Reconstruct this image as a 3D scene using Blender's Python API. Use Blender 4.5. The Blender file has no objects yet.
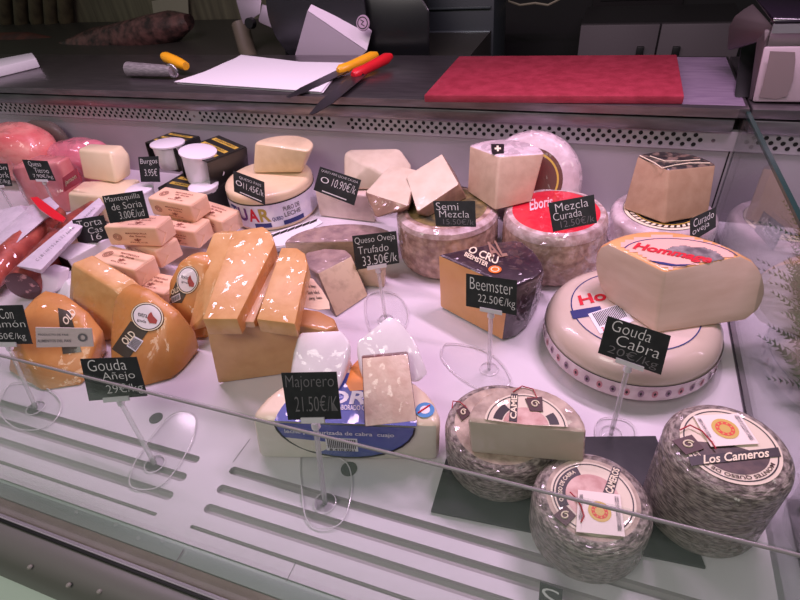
import bpy, bmesh, math, random
from mathutils import Vector, Matrix, noise
random.seed(7)
PI = math.pi
S = bpy.context.scene
C = S.collection

# ------------------------------------------------------------------ camera, world, lights, exposure
H = 0.66
F_PX = 530.341
YAW, PITCH, ROLL = -0.403493568, 0.669655588, -0.106096367
cy, sy, cp, sp, cr, sr = math.cos(YAW), math.sin(YAW), math.cos(PITCH), math.sin(PITCH), math.cos(ROLL), math.sin(ROLL)
FWD = Vector((sy*cp, cy*cp, -sp))
_r = Vector((cy, -sy, 0)); _u = _r.cross(FWD)
RT = cr*_r + sr*_u; UP = -sr*_r + cr*_u
CAM = Vector((0, 0, H))
cd = bpy.data.cameras.new('camera'); cam = bpy.data.objects.new('camera', cd); C.objects.link(cam)
cd.sensor_width = 36; cd.lens = F_PX*36/800; cd.clip_start = 0.01; cd.clip_end = 50
m = Matrix.Identity(4)
for i in range(3):
    m[i][0] = RT[i]; m[i][1] = UP[i]; m[i][2] = -FWD[i]; m[i][3] = CAM[i]
cam.matrix_world = m
S.camera = cam

w = bpy.data.worlds.new('shop_air'); S.world = w; w.use_nodes = True
w.node_tree.nodes['Background'].inputs[0].default_value = (0.80, 0.90, 0.80, 1)
w.node_tree.nodes['Background'].inputs[1].default_value = 0.11

def area(name, loc, target, size, energy, col):
    d = bpy.data.lights.new(name, 'AREA'); d.shape = 'RECTANGLE'; d.size, d.size_y = size
    d.energy = energy; d.color = col
    o = bpy.data.objects.new(name, d); C.objects.link(o); o.location = loc
    o.rotation_euler = (Vector(target)-Vector(loc)).to_track_quat('-Z', 'Y').to_euler()
    return o
PINK = (1.0, 0.66, 0.94)
area('case_lamp', (0.20, 0.98, 1.05), (0.10, 0.72, 0), (0.50, 0.06), 8.8, PINK)
area('case_lamp', (-0.95, 1.02, 1.05), (-0.95, 0.75, 0), (1.1, 0.06), 8.8, PINK)
area('shop_lamp', (-0.6, -1.2, 2.3), (-0.3, 0.8, 0), (1.6, 0.8), 24.0, (1.0, 0.93, 0.86))
S.view_settings.view_transform = 'Standard'; S.view_settings.look = 'None'
S.view_settings.gamma = 1; S.view_settings.use_curve_mapping = False
S.view_settings.exposure = 0.13

# ------------------------------------------------------------------ pixel rays -> points of the place
def ray(px, py):
    return (FWD*F_PX + RT*(px-400) - UP*(py-300)).normalized()
def P(px, py, z):
    d = ray(px, py); return CAM + d*((z-H)/d.z)
def PY(px, py, y):
    d = ray(px, py); return CAM + d*(y/d.y)
def PX(px, py, x):
    d = ray(px, py); return CAM + d*(x/d.x)
def proj(q):
    v = Vector(q)-CAM; k = F_PX/v.dot(FWD)
    return 400+k*v.dot(RT), 300-k*v.dot(UP)
def ztop(b, z0, t):                      # height of the point above base pixel b that shows at row t
    p = P(b[0], b[1], z0); lo, hi = z0, z0+.4
    for _ in range(40):
        mid = (lo+hi)/2
        if proj((p.x, p.y, mid))[1] > t[1]: lo = mid
        else: hi = mid
    return lo

# ------------------------------------------------------------------ materials
def lin(c):
    c = c/255
    return c/12.92 if c <= .04045 else ((c+.055)/1.055)**2.4
def rgb(r, g, b): return (lin(r), lin(g), lin(b), 1)
MATS = {}
def mat(name, c1, rough=.5, c2=None, scale=20, bump=0, bscale=60, coat=0, cbump=0, metal=0, spec=.5, detail=4, lo=.35, hi=.65, cscale=None, sss=0, stretch=None):
    if name in MATS: return MATS[name]
    M = bpy.data.materials.new(name); M.use_nodes = True; MATS[name] = M
    nt = M.node_tree; n = nt.nodes; L = nt.links; b = n['Principled BSDF']
    b.inputs['Base Color'].default_value = rgb(*c1); b.inputs['Roughness'].default_value = rough
    b.inputs['Metallic'].default_value = metal; b.inputs['Specular IOR Level'].default_value = spec
    tc = n.new('ShaderNodeTexCoord'); src = tc.outputs['Object']
    if stretch:
        mp = n.new('ShaderNodeMapping'); mp.inputs['Scale'].default_value = stretch; L.new(src, mp.inputs[0]); src = mp.outputs[0]
    if c2:
        t = n.new('ShaderNodeTexNoise'); t.inputs['Scale'].default_value = scale; t.inputs['Detail'].default_value = detail
        L.new(src, t.inputs['Vector'])
        mr = n.new('ShaderNodeMapRange'); mr.inputs[1].default_value = lo; mr.inputs[2].default_value = hi
        L.new(t.outputs['Fac'], mr.inputs[0])
        mx = n.new('ShaderNodeMix'); mx.data_type = 'RGBA'
        mx.inputs[6].default_value = rgb(*c1); mx.inputs[7].default_value = rgb(*c2)
        L.new(mr.outputs[0], mx.inputs[0]); L.new(mx.outputs[2], b.inputs['Base Color'])
    if bump:
        t = n.new('ShaderNodeTexNoise'); t.inputs['Scale'].default_value = bscale; t.inputs['Detail'].default_value = 3
        L.new(src, t.inputs['Vector'])
        bp = n.new('ShaderNodeBump'); bp.inputs['Strength'].default_value = bump; bp.inputs['Distance'].default_value = .004
        L.new(t.outputs['Fac'], bp.inputs['Height']); L.new(bp.outputs[0], b.inputs['Normal'])
    if coat:
        b.inputs['Coat Weight'].default_value = coat; b.inputs['Coat Roughness'].default_value = .06
        if cbump:
            # crumpled film: every small facet of the clear coat leans its own way
            wv = n.new('ShaderNodeTexNoise'); wv.inputs['Scale'].default_value = 22; wv.inputs['Detail'].default_value = 2
            L.new(tc.outputs['Object'], wv.inputs['Vector'])
            sc_ = n.new('ShaderNodeVectorMath'); sc_.operation = 'MULTIPLY_ADD'; sc_.inputs[1].default_value = (.06, .06, .06)
            L.new(wv.outputs['Color'], sc_.inputs[0]); L.new(tc.outputs['Object'], sc_.inputs[2])
            vo = n.new('ShaderNodeTexVoronoi'); vo.inputs['Scale'].default_value = (cscale or 45)*2.2
            L.new(sc_.outputs[0], vo.inputs['Vector'])
            k_ = cbump*.75
            m1 = n.new('ShaderNodeVectorMath'); m1.operation = 'MULTIPLY_ADD'; m1.inputs[1].default_value = (2*k_,)*3; m1.inputs[2].default_value = (-k_,)*3
            L.new(vo.outputs['Color'], m1.inputs[0])
            ge = n.new('ShaderNodeNewGeometry'); ad = n.new('ShaderNodeVectorMath'); ad.operation = 'ADD'
            L.new(ge.outputs['Normal'], ad.inputs[0]); L.new(m1.outputs[0], ad.inputs[1])
            nn = n.new('ShaderNodeVectorMath'); nn.operation = 'NORMALIZE'; L.new(ad.outputs[0], nn.inputs[0])
            L.new(nn.outputs[0], b.inputs['Coat Normal'])
    return M
def glassmat(name, tint=(.97, .985, .98), k=1.0, rough=.0, base=0.0, milk=0):
    M = bpy.data.materials.new(name); M.use_nodes = True; nt = M.node_tree; n = nt.nodes; L = nt.links
    n.remove(n['Principled BSDF'])
    tr = n.new('ShaderNodeBsdfTransparent'); tr.inputs[0].default_value = (*tint, 1)
    gl = n.new('ShaderNodeBsdfGlossy'); gl.inputs['Roughness'].default_value = rough
    ge = n.new('ShaderNodeNewGeometry'); dt = n.new('ShaderNodeVectorMath'); dt.operation = 'DOT_PRODUCT'
    L.new(ge.outputs['Normal'], dt.inputs[0]); L.new(ge.outputs['Incoming'], dt.inputs[1])
    def op(kind, a, b=None, c=None):
        x = n.new('ShaderNodeMath'); x.operation = kind
        for i, v in enumerate((a, b, c)):
            if v is None: continue
            if isinstance(v, (int, float)): x.inputs[i].default_value = v
            else: L.new(v, x.inputs[i])
        return x.outputs[0]
    f5 = op('POWER', op('SUBTRACT', 1.0, op('ABSOLUTE', dt.outputs['Value'])), 5.0)
    fac = op('MULTIPLY_ADD', f5, .96*k, .04*k+base)
    mx = n.new('ShaderNodeMixShader')
    L.new(fac, mx.inputs[0]); L.new(tr.outputs[0], mx.inputs[1]); L.new(gl.outputs[0], mx.inputs[2])
    out = mx.outputs[0]
    if milk:
        df = n.new('ShaderNodeBsdfDiffuse'); df.inputs[0].default_value = (.85, .83, .86, 1); m2 = n.new('ShaderNodeMixShader'); m2.inputs[0].default_value = milk
        L.new(out, m2.inputs[1]); L.new(df.outputs[0], m2.inputs[2]); out = m2.outputs[0]
    L.new(out, n['Material Output'].inputs[0])
    return M
GLASS = glassmat('clear_glass', (.965, .985, .975))
ACRYL = glassmat('clear_acrylic', (.985, .985, .985), .6, .12, .0)
EDGE = mat('acrylic_edge', (222, 216, 222), .15, spec=.6)
white_deck = mat('white_deck', (221, 214, 222), .36, (216, 209, 217), 8, spec=.35)
panel_grey = mat('panel_grey', (176, 168, 176), .42, (166, 158, 166), 5)
steel = mat('steel', (150, 146, 150), .36, (128, 124, 128), 14, metal=.9, stretch=(1, 6, 6))
steel_d = mat('steel_dark', (132, 124, 128), .30, (112, 106, 110), 12, metal=.85, stretch=(1, 8, 8))
steel_b = mat('steel_bright', (205, 200, 206), .28, metal=.9)
black = mat('black_plastic', (16, 16, 17), .45)
card = mat('slate_card', (26, 28, 30), .55, (38, 40, 42), 60)
chalk = mat('chalk_ink', (232, 228, 230), .8)
ink_grey = mat('grey_ink', (120, 116, 120), .8)
paper = mat('white_paper', (236, 232, 238), .6)
red = mat('red_ink', (205, 28, 48), .5)
navy = mat('navy_ink', (40, 46, 110), .5)
dark_ink = mat('dark_ink', (34, 26, 28), .5)
brown_ink = mat('brown_ink', (64, 30, 26), .5)
cream_ink = mat('cream_ink', (238, 224, 196), .55)
gold = mat('gold_ink', (205, 172, 70), .45)
orange = mat('orange_ink', (238, 120, 30), .5)
blue = mat('blue_ink', (66, 82, 160), .45, coat=.6, cbump=.2)

# ------------------------------------------------------------------ building helpers
def wl(o):
    v = Vector((0, 0, 0))
    while o: v += o.location; o = o.parent
    return v
def tag(o, label=None, cat=None, group=None, kind=None):
    if label: o['label'] = label
    if cat: o['category'] = cat
    if group: o['group'] = group
    if kind: o['kind'] = kind
    return o
def thing(name, label, cat, loc, group=None):
    o = bpy.data.objects.new(name, None); o.empty_display_size = .02; C.objects.link(o); o.location = loc
    return tag(o, label, cat, group)
def mk(name, verts, faces, mats, parent=None, fm=None, sharp=38, origin=None, label=None):
    org = Vector(origin) if origin is not None else Vector((0, 0, 0))
    base = org + (wl(parent) if parent else Vector((0, 0, 0)))
    me = bpy.data.meshes.new(name)
    me.from_pydata([tuple(Vector(v)-base) for v in verts], [], faces)
    for x in (mats if isinstance(mats, (list, tuple)) else [mats]): me.materials.append(x)
    if fm: me.polygons.foreach_set('material_index', fm)
    me.update()
    me.polygons.foreach_set('use_smooth', [True]*len(me.polygons))
    me.set_sharp_from_angle(angle=math.radians(sharp))
    o = bpy.data.objects.new(name, me); C.objects.link(o); o.location = org
    if parent: o.parent = parent
    if label: o['label'] = label
    return o
def from_bm(name, bm, mats, parent=None, origin=None, sharp=38, label=None):
    bmesh.ops.recalc_face_normals(bm, faces=bm.faces)
    bm.verts.index_update()
    vs = [v.co.copy() for v in bm.verts]; fs = [[v.index for v in f.verts] for f in bm.faces]; fm = [f.material_index for f in bm.faces]
    bm.free()
    return mk(name, vs, fs, mats, parent, fm, sharp, origin, label)
def split(bm, parts, parent):
    """one child mesh for each material index: parts = [(name, material), ...]"""
    bmesh.ops.recalc_face_normals(bm, faces=bm.faces)
    out = []
    for k, (nm, mt) in enumerate(parts):
        idx = {}; vs = []; fs = []
        for f in bm.faces:
            if f.material_index == k:
                l = []
                for v in f.verts:
                    if v not in idx: idx[v] = len(vs); vs.append(v.co.copy())
                    l.append(idx[v])
                fs.append(l)
        out.append(mk(nm, vs, fs, mt, parent) if fs else None)
    bm.free(); return out
def prism_bm(bot, top, sidem=None, topm=0, botm=0, bev=.004, seg=2, mids=()):
    bm = bmesh.new(); n = len(bot)
    b = [bm.verts.new(v) for v in bot]; t = [bm.verts.new(v) for v in top]
    f = bm.faces.new(t); f.material_index = topm
    f = bm.faces.new(b[::-1]); f.material_index = botm
    rings = [b]+[[bm.verts.new(v) for v in r] for r in mids]+[t]
    for lo_, hi_ in zip(rings, rings[1:]):
        for i in range(n):
            j = (i+1) % n
            f = bm.faces.new((lo_[i], lo_[j], hi_[j], hi_[i])); f.material_index = sidem[i] if sidem else 0
    bmesh.ops.recalc_face_normals(bm, faces=bm.faces)
    if bev:
        es = [e for e in bm.edges if len(e.link_faces) == 2 and e.calc_face_angle() > math.radians(28)]
        r = bmesh.ops.bevel(bm, geom=es, offset=bev, segments=seg, profile=.5, affect='EDGES', clamp_overlap=True)
        todo = set(r['faces']); 
        while todo:
            lay = {}
            for f in todo:
                ms = [g.material_index for e in f.edges for g in e.link_faces if g not in todo]
                if ms: lay[f] = max(ms)
            if not lay: break
            for f, k in lay.items(): f.material_index = k
            todo -= set(lay)
    return bm
def hull_bm(pts, bev=.004, seg=2):
    bm = bmesh.new()
    for p in pts: bm.verts.new(p)
    bmesh.ops.convex_hull(bm, input=bm.verts)
    for v in [v for v in bm.verts if not v.link_faces]: bm.verts.remove(v)
    bmesh.ops.dissolve_limit(bm, angle_limit=math.radians(3), verts=bm.verts, edges=bm.edges)
    if bev:
        es = [e for e in bm.edges if len(e.link_faces) == 2 and e.calc_face_angle() > math.radians(20)]
        bmesh.ops.bevel(bm, geom=es, offset=bev, segments=seg, profile=.5, affect='EDGES', clamp_overlap=True)
    return bm
def box_pts(x0, x1, y0, y1, z0, z1):
    return [Vector((x, y, z)) for x in (x0, x1) for y in (y0, y1) for z in (z0, z1)]
def box(name, x0, x1, y0, y1, z0, z1, mt, parent=None, bev=.003, origin=None, label=None):
    return from_bm(name, hull_bm(box_pts(x0, x1, y0, y1, z0, z1), bev), mt, parent, origin, label=label)
def lathe(name, prof, ctr, mt, parent=None, n=56, M=None, fm=None, a0=0, a1=2*PI, origin=None, sharp=38, label=None):
    full = abs(a1-a0-2*PI) < 1e-6
    cols = n if full else n+1
    vs = []; fs = []; mi = []
    for i in range(cols):
        a = a0+(a1-a0)*i/n
        for r, z in prof:
            v = Vector((r*math.cos(a), r*math.sin(a), z))
            if M: v = M @ v
            vs.append(Vector(ctr)+v)
    k = len(prof)
    for i in range(n):
        j = (i+1) % cols if full else i+1
        for q in range(k-1):
            a, b, c, d = i*k+q, j*k+q, j*k+q+1, i*k+q+1
            if prof[q][0] < 1e-6: fs.append([a, c, d])
            elif prof[q+1][0] < 1e-6: fs.append([a, b, d])
            else: fs.append([a, b, c, d])
            mi.append(fm[q] if fm else 0)
    return mk(name, vs, fs, mt, parent, mi, sharp, origin, label)
def tube(name, pts, r, mt, parent=None, n=8, closed=False, origin=None, label=None, radii=None):
    pts = [Vector(p) for p in pts]; k = len(pts); vs = []; fs = []
    for i, p in enumerate(pts):
        a = pts[i-1] if (i or closed) else p; b = pts[(i+1) % k] if (i < k-1 or closed) else p
        d = (b-a).normalized(); s = d.cross(Vector((0, 0, 1)))
        if s.length < 1e-3: s = d.cross(Vector((0, 1, 0)))
        s.normalize(); t = s.cross(d); rr = radii[i] if radii else r
        for j in range(n):
            th = 2*PI*j/n; vs.append(p+s*rr*math.cos(th)+t*rr*math.sin(th))
    for i in range(k if closed else k-1):
        for j in range(n):
            fs.append([i*n+j, i*n+(j+1) % n, ((i+1) % k)*n+(j+1) % n, ((i+1) % k)*n+j])
    if not closed: fs += [list(range(n))[::-1], [(k-1)*n+j for j in range(n)]]
    return mk(name, vs, fs, mt, parent, None, 50, origin, label)
def plate(name, pts, thick, mt, parent=None, origin=None, label=None, up=None):
    """flat polygon with real thickness, extruded along its normal towards up"""
    pts = [Vector(p) for p in pts]; nrm = Vector((0, 0, 0))
    for i in range(len(pts)): nrm += pts[i].cross(pts[(i+1) % len(pts)])
    nrm = (nrm if nrm.length > 1e-12 else Vector((0, 0, 1))).normalized()
    if nrm.dot(up or (CAM-pts[0])) < 0: nrm = -nrm
    return from_bm(name, prism_bm(pts, [p+nrm*thick for p in pts], bev=0), mt, parent, origin, label=label)
def disc_pts(cx, cy, z, rx, ry=None, n=36, a0=0, a1=2*PI, rot=0):
    ry = ry or rx; o = []
    k = n if abs(a1-a0-2*PI) < 1e-6 else n+1
    for i in range(k):
        a = a0+(a1-a0)*i/n; x, y = rx*math.cos(a), ry*math.sin(a)
        o.append(Vector((cx+x*math.cos(rot)-y*math.sin(rot), cy+x*math.sin(rot)+y*math.cos(rot), z)))
    return o

# lettering: the built-in font turned into meshes and mapped onto a surface
FONT_CACHE = {}
def glyphs(s, shear=0, bold=0):
    key = (s, shear, bold)
    if key not in FONT_CACHE:
        cu = bpy.data.curves.new('lettering', 'FONT'); cu.body = s; cu.shear = shear; cu.offset = bold; cu.resolution_u = 3
        o = bpy.data.objects.new('lettering', cu); C.objects.link(o)
        bpy.context.view_layer.update()
        me = bpy.data.meshes.new_from_object(o.evaluated_get(bpy.context.evaluated_depsgraph_get()))
        vs = [v.co.copy() for v in me.vertices]; fs = [list(p.vertices) for p in me.polygons]
        bpy.data.objects.remove(o); bpy.data.curves.remove(cu); bpy.data.meshes.remove(me)
        if not vs: vs = [Vector((0, 0, 0)), Vector((1, 1, 0))]
        x0, x1 = min(v.x for v in vs), max(v.x for v in vs); y0, y1 = min(v.y for v in vs), max(v.y for v in vs)
        FONT_CACHE[key] = ([((v.x-x0)/(x1-x0), (v.y-y0)/(y1-y0)) for v in vs], fs)
    return FONT_CACHE[key]
def quad_map(q):            # q = TL, TR, BR, BL
    TL, TR, BR, BL = [Vector(v) for v in q]
    return lambda u, v: (BL*(1-u)+BR*u)*(1-v)+(TL*(1-u)+TR*u)*v
def qn(q):
    n = (Vector(q[1])-Vector(q[0])).cross(Vector(q[3])-Vector(q[0])).normalized()
    return -n if n.dot(CAM-Vector(q[0])) < 0 else n
def writing(name, lines, q, mt, parent, off=.0008, bold=.01):
    """lines = [(text, u0, v0, u1, v1, shear)] on the quad q, one mesh"""
    f = quad_map(q); n = qn(q)*off; vs = []; fs = []
    for ln in lines:
        s, u0, v0, u1, v1 = ln[:5]; sh = ln[5] if len(ln) > 5 else 0
        gv, gf = glyphs(s, sh, bold); k = len(vs)
        vs += [f(u0+(u1-u0)*x, v0+(v1-v0)*y)+n for x, y in gv]
        fs += [[i+k for i in g] for g in gf]
    return mk(name, vs, fs, mt, parent)
def cyl_writing(name, s, c, R, a0, a1, z0, z1, mt, parent, bold=.02, shear=0):
    gv, gf = glyphs(s, shear, bold)
    vs = [Vector((c[0]+R*math.cos(a0+(a1-a0)*x), c[1]+R*math.sin(a0+(a1-a0)*x), z0+(z1-z0)*y)) for x, y in gv]
    return mk(name, vs, gf, mt, parent)
def arc_writing(name, s, c, R, a0, a1, hgt, mt, parent, bold=.02):
    """letters around a circle lying flat, tops outward"""
    gv, gf = glyphs(s, 0, bold)
    vs = [Vector((c[0]+(R+hgt*y)*math.cos(a0+(a1-a0)*x), c[1]+(R+hgt*y)*math.sin(a0+(a1-a0)*x), c[2])) for x, y in gv]
    return mk(name, vs, gf, mt, parent)
from mathutils.bvhtree import BVHTree
def surface(root):
    vs = []; fs = []
    def walk(o):
        if o.type == 'MESH':
            k = len(vs); b = wl(o); vs.extend([v.co+b for v in o.data.vertices]); fs.extend([[i+k for i in p.vertices] for p in o.data.polygons])
        for c in o.children: walk(c)
    walk(root); return BVHTree.FromPolygons(vs, fs)
def decal(name, bvh, pts, faces, mt, parent, off=.0006, minz=-2):
    out = []; ok = []
    for x, y in pts:
        h, n_, _, _ = bvh.ray_cast(CAM, ray(x, y)); ok.append(h is not None and abs(n_.z) > minz)
        if h is None: out.append(Vector((0, 0, 0))); continue
        if n_.dot(CAM-h) < 0: n_ = -n_
        out.append(h+n_*off)
    fs = [f for f in faces if all(ok[i] for i in f)]
    med = sorted((CAM-out[i]).length for i in range(len(out)) if ok[i]) or [0]
    m_ = med[len(med)//2]
    fs = [f for f in fs if all(abs((CAM-out[i]).length-m_) < .08 for i in f)]
    if not fs: return None
    used = sorted({i for f in fs for i in f}); mp = {i: k for k, i in enumerate(used)}
    return mk(name, [out[i] for i in used], [[mp[i] for i in f] for f in fs], mt, parent)
def pxmap(q):
    (ax, ay), (bx, by), (cx, cy_), (dx, dy) = q
    return lambda u, v: ((dx*(1-u)+cx*u)*(1-v)+(ax*(1-u)+bx*u)*v, (dy*(1-u)+cy_*u)*(1-v)+(ay*(1-u)+by*u)*v)
def decal_quad(name, bvh, q, mt, parent, off=.0006, n=8, minz=-2):
    f = pxmap(q); pts = [f(i/n, j/n) for j in range(n+1) for i in range(n+1)]
    return decal(name, bvh, pts, [[j*(n+1)+i, j*(n+1)+i+1, (j+1)*(n+1)+i+1, (j+1)*(n+1)+i] for j in range(n) for i in range(n)], mt, parent, off, minz)
def decal_oval(name, bvh, c, a, b, rot, mt, parent, off=.0006, inner=0, rings=5, n=32, minz=-2):
    pts = []; 
    for k in range(rings+1):
        r = inner+(1-inner)*k/rings
        for i in range(n):
            t = 2*PI*i/n; x, y = a*r*math.cos(t), b*r*math.sin(t)
            pts.append((c[0]+x*math.cos(rot)-y*math.sin(rot), c[1]+x*math.sin(rot)+y*math.cos(rot)))
    return decal(name, bvh, pts, [[k*n+i, k*n+(i+1) % n, (k+1)*n+(i+1) % n, (k+1)*n+i] for k in range(rings) for i in range(n)], mt, parent, off, minz)
def decal_poly(name, bvh, poly, mt, parent, off=.0006, minz=-2, nx=32, ny=18):
    x0, x1 = min(p[0] for p in poly), max(p[0] for p in poly); y0, y1 = min(p[1] for p in poly), max(p[1] for p in poly)
    def inside(x, y):
        c = False; n = len(poly)
        for i in range(n):
            (ax, ay), (bx, by) = poly[i], poly[i-1]
            if (ay > y) != (by > y) and x < (bx-ax)*(y-ay)/(by-ay)+ax: c = not c
        return c
    g = lambda i, j: (x0+(x1-x0)*i/nx, y0+(y1-y0)*j/ny)
    pts = [g(i, j) for j in range(ny+1) for i in range(nx+1)]
    fs = [[j*(nx+1)+i, j*(nx+1)+i+1, (j+1)*(nx+1)+i+1, (j+1)*(nx+1)+i] for j in range(ny) for i in range(nx) if inside(*g(i+.5, j+.5))]
    return decal(name, bvh, pts, fs, mt, parent, off, minz)
def decal_text(name, bvh, lines, q, mt, parent, off=.001, bold=.01):
    f = pxmap(q); pts = []; fs = []
    for ln in lines:
        gv, gf = glyphs(ln[0], ln[5] if len(ln) > 5 else 0, bold); k = len(pts)
        pts += [f(ln[1]+(ln[3]-ln[1])*x, ln[2]+(ln[4]-ln[2])*y) for x, y in gv]; fs += [[i+k for i in g] for g in gf]
    return decal(name, bvh, pts, fs, mt, parent, off)
def qpx(pts, z): return [P(x, y, z) for x, y in pts]
def subq(q, u0, v0, u1, v1):
    f = quad_map(q); return [f(u0, v1), f(u1, v1), f(u1, v0), f(u0, v0)]

# ------------------------------------------------------------------ the setting
def struct(o): o['kind'] = 'structure'; return o
floor_m = mat('floor_tile', (188, 196, 186), .4, (176, 184, 174), 3)
wall_m = mat('dark_wall', (30, 27, 29), .6, (22, 20, 22), 3)
wall_g = mat('olive_wall', (112, 108, 88), .6, (84, 80, 66), 5, stretch=(6, 1, .4))
struct(box('floor', -4, 3, -2, 4, -.95, -.9, floor_m, bev=0, origin=(0, 0, -.95)))
struct(box('wall_back', -4, 3, 2.62, 2.7, -.9, 1.6, wall_m, bev=0, origin=(0, 2.62, -.9)))

# ------------------------------------------------------------------ the refrigerated case
X0, X1 = -2.7, 1.0
case = thing('display_case', 'white refrigerated cheese counter with slotted front grille and grey perforated back', 'display case', (-.6, .7, -.9))
slotm = mat('slot_shadow', (78, 70, 74), .6)
# deck with three rows of slots cut through it
def yband(px, a, b): return P(px, b, 0).y, P(px, a, 0).y
# rows measured at the left panel's rounded ends and the right panel's starts
ROWS = [yband(186, 452.5, 461), yband(177, 470.5, 480.5), yband(163, 488.5, 499)]
LIP = yband(150, 510.5, 514.5)
ENDS_L = [P(199.5, 459.5, 0).x, P(187, 477.5, 0).x, P(173, 495, 0).x]
STARTS_R = [P(230, 470, 0).x, P(217, 488, 0).x, P(204.5, 507, 0).x]
GAP0, GAP1 = sum(ENDS_L)/3, sum(STARTS_R)/3
Yf = P(0, 478, 0).y      # front edge of the white lip
def slotted():
    """top face strips between the slots, each slot with sunk walls and a floor"""
    vs = []; fs = []; fm = []
    def quad(a, b, c, d, k=0):
        n = len(vs); vs.extend([a, b, c, d]); fs.append([n, n+1, n+2, n+3]); fm.append(k)
    xs_edges = [X0, GAP0, GAP1, X1]
    rows = sorted(ROWS+[LIP])
    yb = [Yf]
    for a, b in rows: yb += [a, b]
    yb.append(1.2)
    V = lambda x, y, z=0: Vector((x, y, z))
    for k in range(0, len(yb), 2):
        quad(V(X0, yb[k]), V(X1, yb[k]), V(X1, yb[k+1]), V(X0, yb[k+1]))
    for ri, (a, b) in enumerate(rows):
        r = (b-a)/2; ym = (a+b)/2; d = -.009 if ri else -.005
        e0, e1 = (GAP0, GAP1) if ri else (P(157, 514, 0).x, P(191, 525, 0).x)
        arcs = []
        for cx, sgn in ((e0-r, 1), (e1+r, -1)):
            arcs.append([V(cx+sgn*r*math.cos(t), ym+r*math.sin(t)) for t in [-PI/2+PI*i/8 for i in range(9)]])
        L, Rr = arcs
        # solid bridge between both ends
        n = len(vs); poly = [V(e0-r, a)]+[V(e1+r, a)]+Rr[1:-1]+[V(e1+r, b), V(e0-r, b)]+L[1:-1][::-1]
        poly = [v.copy() for v in poly]; vs.extend(poly); fs.append(list(range(n, n+len(poly)))); fm.append(0)
        for arc, xe in ((L, X0), (Rr, X1)):
            ring = [V(xe, a)]+arc+[V(xe, b)]
            for i in range(len(ring)-1):
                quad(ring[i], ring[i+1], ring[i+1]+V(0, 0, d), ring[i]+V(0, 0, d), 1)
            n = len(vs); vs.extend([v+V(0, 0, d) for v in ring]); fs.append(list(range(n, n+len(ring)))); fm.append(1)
    quad(V(X0, Yf), V(X1, Yf), V(X1, Yf, -.03), V(X0, Yf, -.03))
    return vs, fs, fm
vs, fs, fm = slotted()
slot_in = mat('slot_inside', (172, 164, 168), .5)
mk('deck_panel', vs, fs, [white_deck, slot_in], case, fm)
# seams of the grille plates
seam = mat('seam_line', (120, 112, 118), .6)
for a, b in (((250, 439), (233, 462)), ((184, 549), (168, 575)), ((296, 562), (286, 582))):
    p, q = P(*a, .0004), P(*b, .0004)
    mk('plate_seam', [p+Vector((-.0006, 0, 0)), p+Vector((.0006, 0, 0)), q+Vector((.0006, 0, 0)), q+Vector((-.0006, 0, 0))], [[0, 1, 2, 3]], seam, case)
# drain holes of the deck
for px, py, r in ((156, 418, .011), (349, 469, .012)):
    p = P(px, py, .0006); plate('drain_hole', disc_pts(p.x, p.y, .0004, r), .0006, mat('hole_grey', (70, 76, 72), .6), case, up=Vector((0, 0, 1)))
# front rail
mint = mat('mint_strip', (150, 170, 158), .35)
olive = mat('olive_rail', (132, 128, 110), .65, (122, 118, 100), 30, spec=.2)
rail_y = [P(0, v, 0).y for v in (478, 496, 507, 513, 517.5, 521)]
box('rail_lip', X0, X1, rail_y[1], rail_y[0]-.0005, -.05, -.002, mint, case, bev=.001)
box('rail_channel', X0, X1, rail_y[3]+.001, rail_y[1]-.0005, -.05, -.004, olive, case, bev=.001)
box('rail_bead', X0, X1, rail_y[4], rail_y[3], -.05, .001, panel_grey, case, bev=.001)
box('rail_gasket', X0, X1, rail_y[5], rail_y[4], -.05, -.001, black, case, bev=.0005)
prof = [(rail_y[5], -.004), (.150, .001), (.138, -.002), (.126, -.010), (.118, -.024), (.114, -.045), (.125, -.06), (rail_y[5], -.06)]
bmp = mat('bumper_grey', (104, 104, 98), .4)
from_bm('bumper', prism_bm([Vector((X0, y, z)) for y, z in prof], [Vector((X1, y, z)) for y, z in prof], bev=0), bmp, case)
for x in (-.62, -.55, -.505, -.47, -.43): lathe('rail_screw', [(.0035, 0), (.0025, .0015), (0, .002)], (x, .13+random.uniform(-.006, .006), -.0045), mat('screw_grey', (132, 130, 122), .4), case, n=10)
from_bm('front_panel', prism_bm([Vector((X0, y, z)) for y, z in ((.116, -.05), (-.25, -.32), (-.25, -.9), (.16, -.9), (.16, -.05))], [Vector((X1, y, z)) for y, z in ((.116, -.05), (-.25, -.32), (-.25, -.9), (.16, -.9), (.16, -.05))], bev=0), mat('mint_panel', (206, 222, 210), .35), case)
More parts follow.
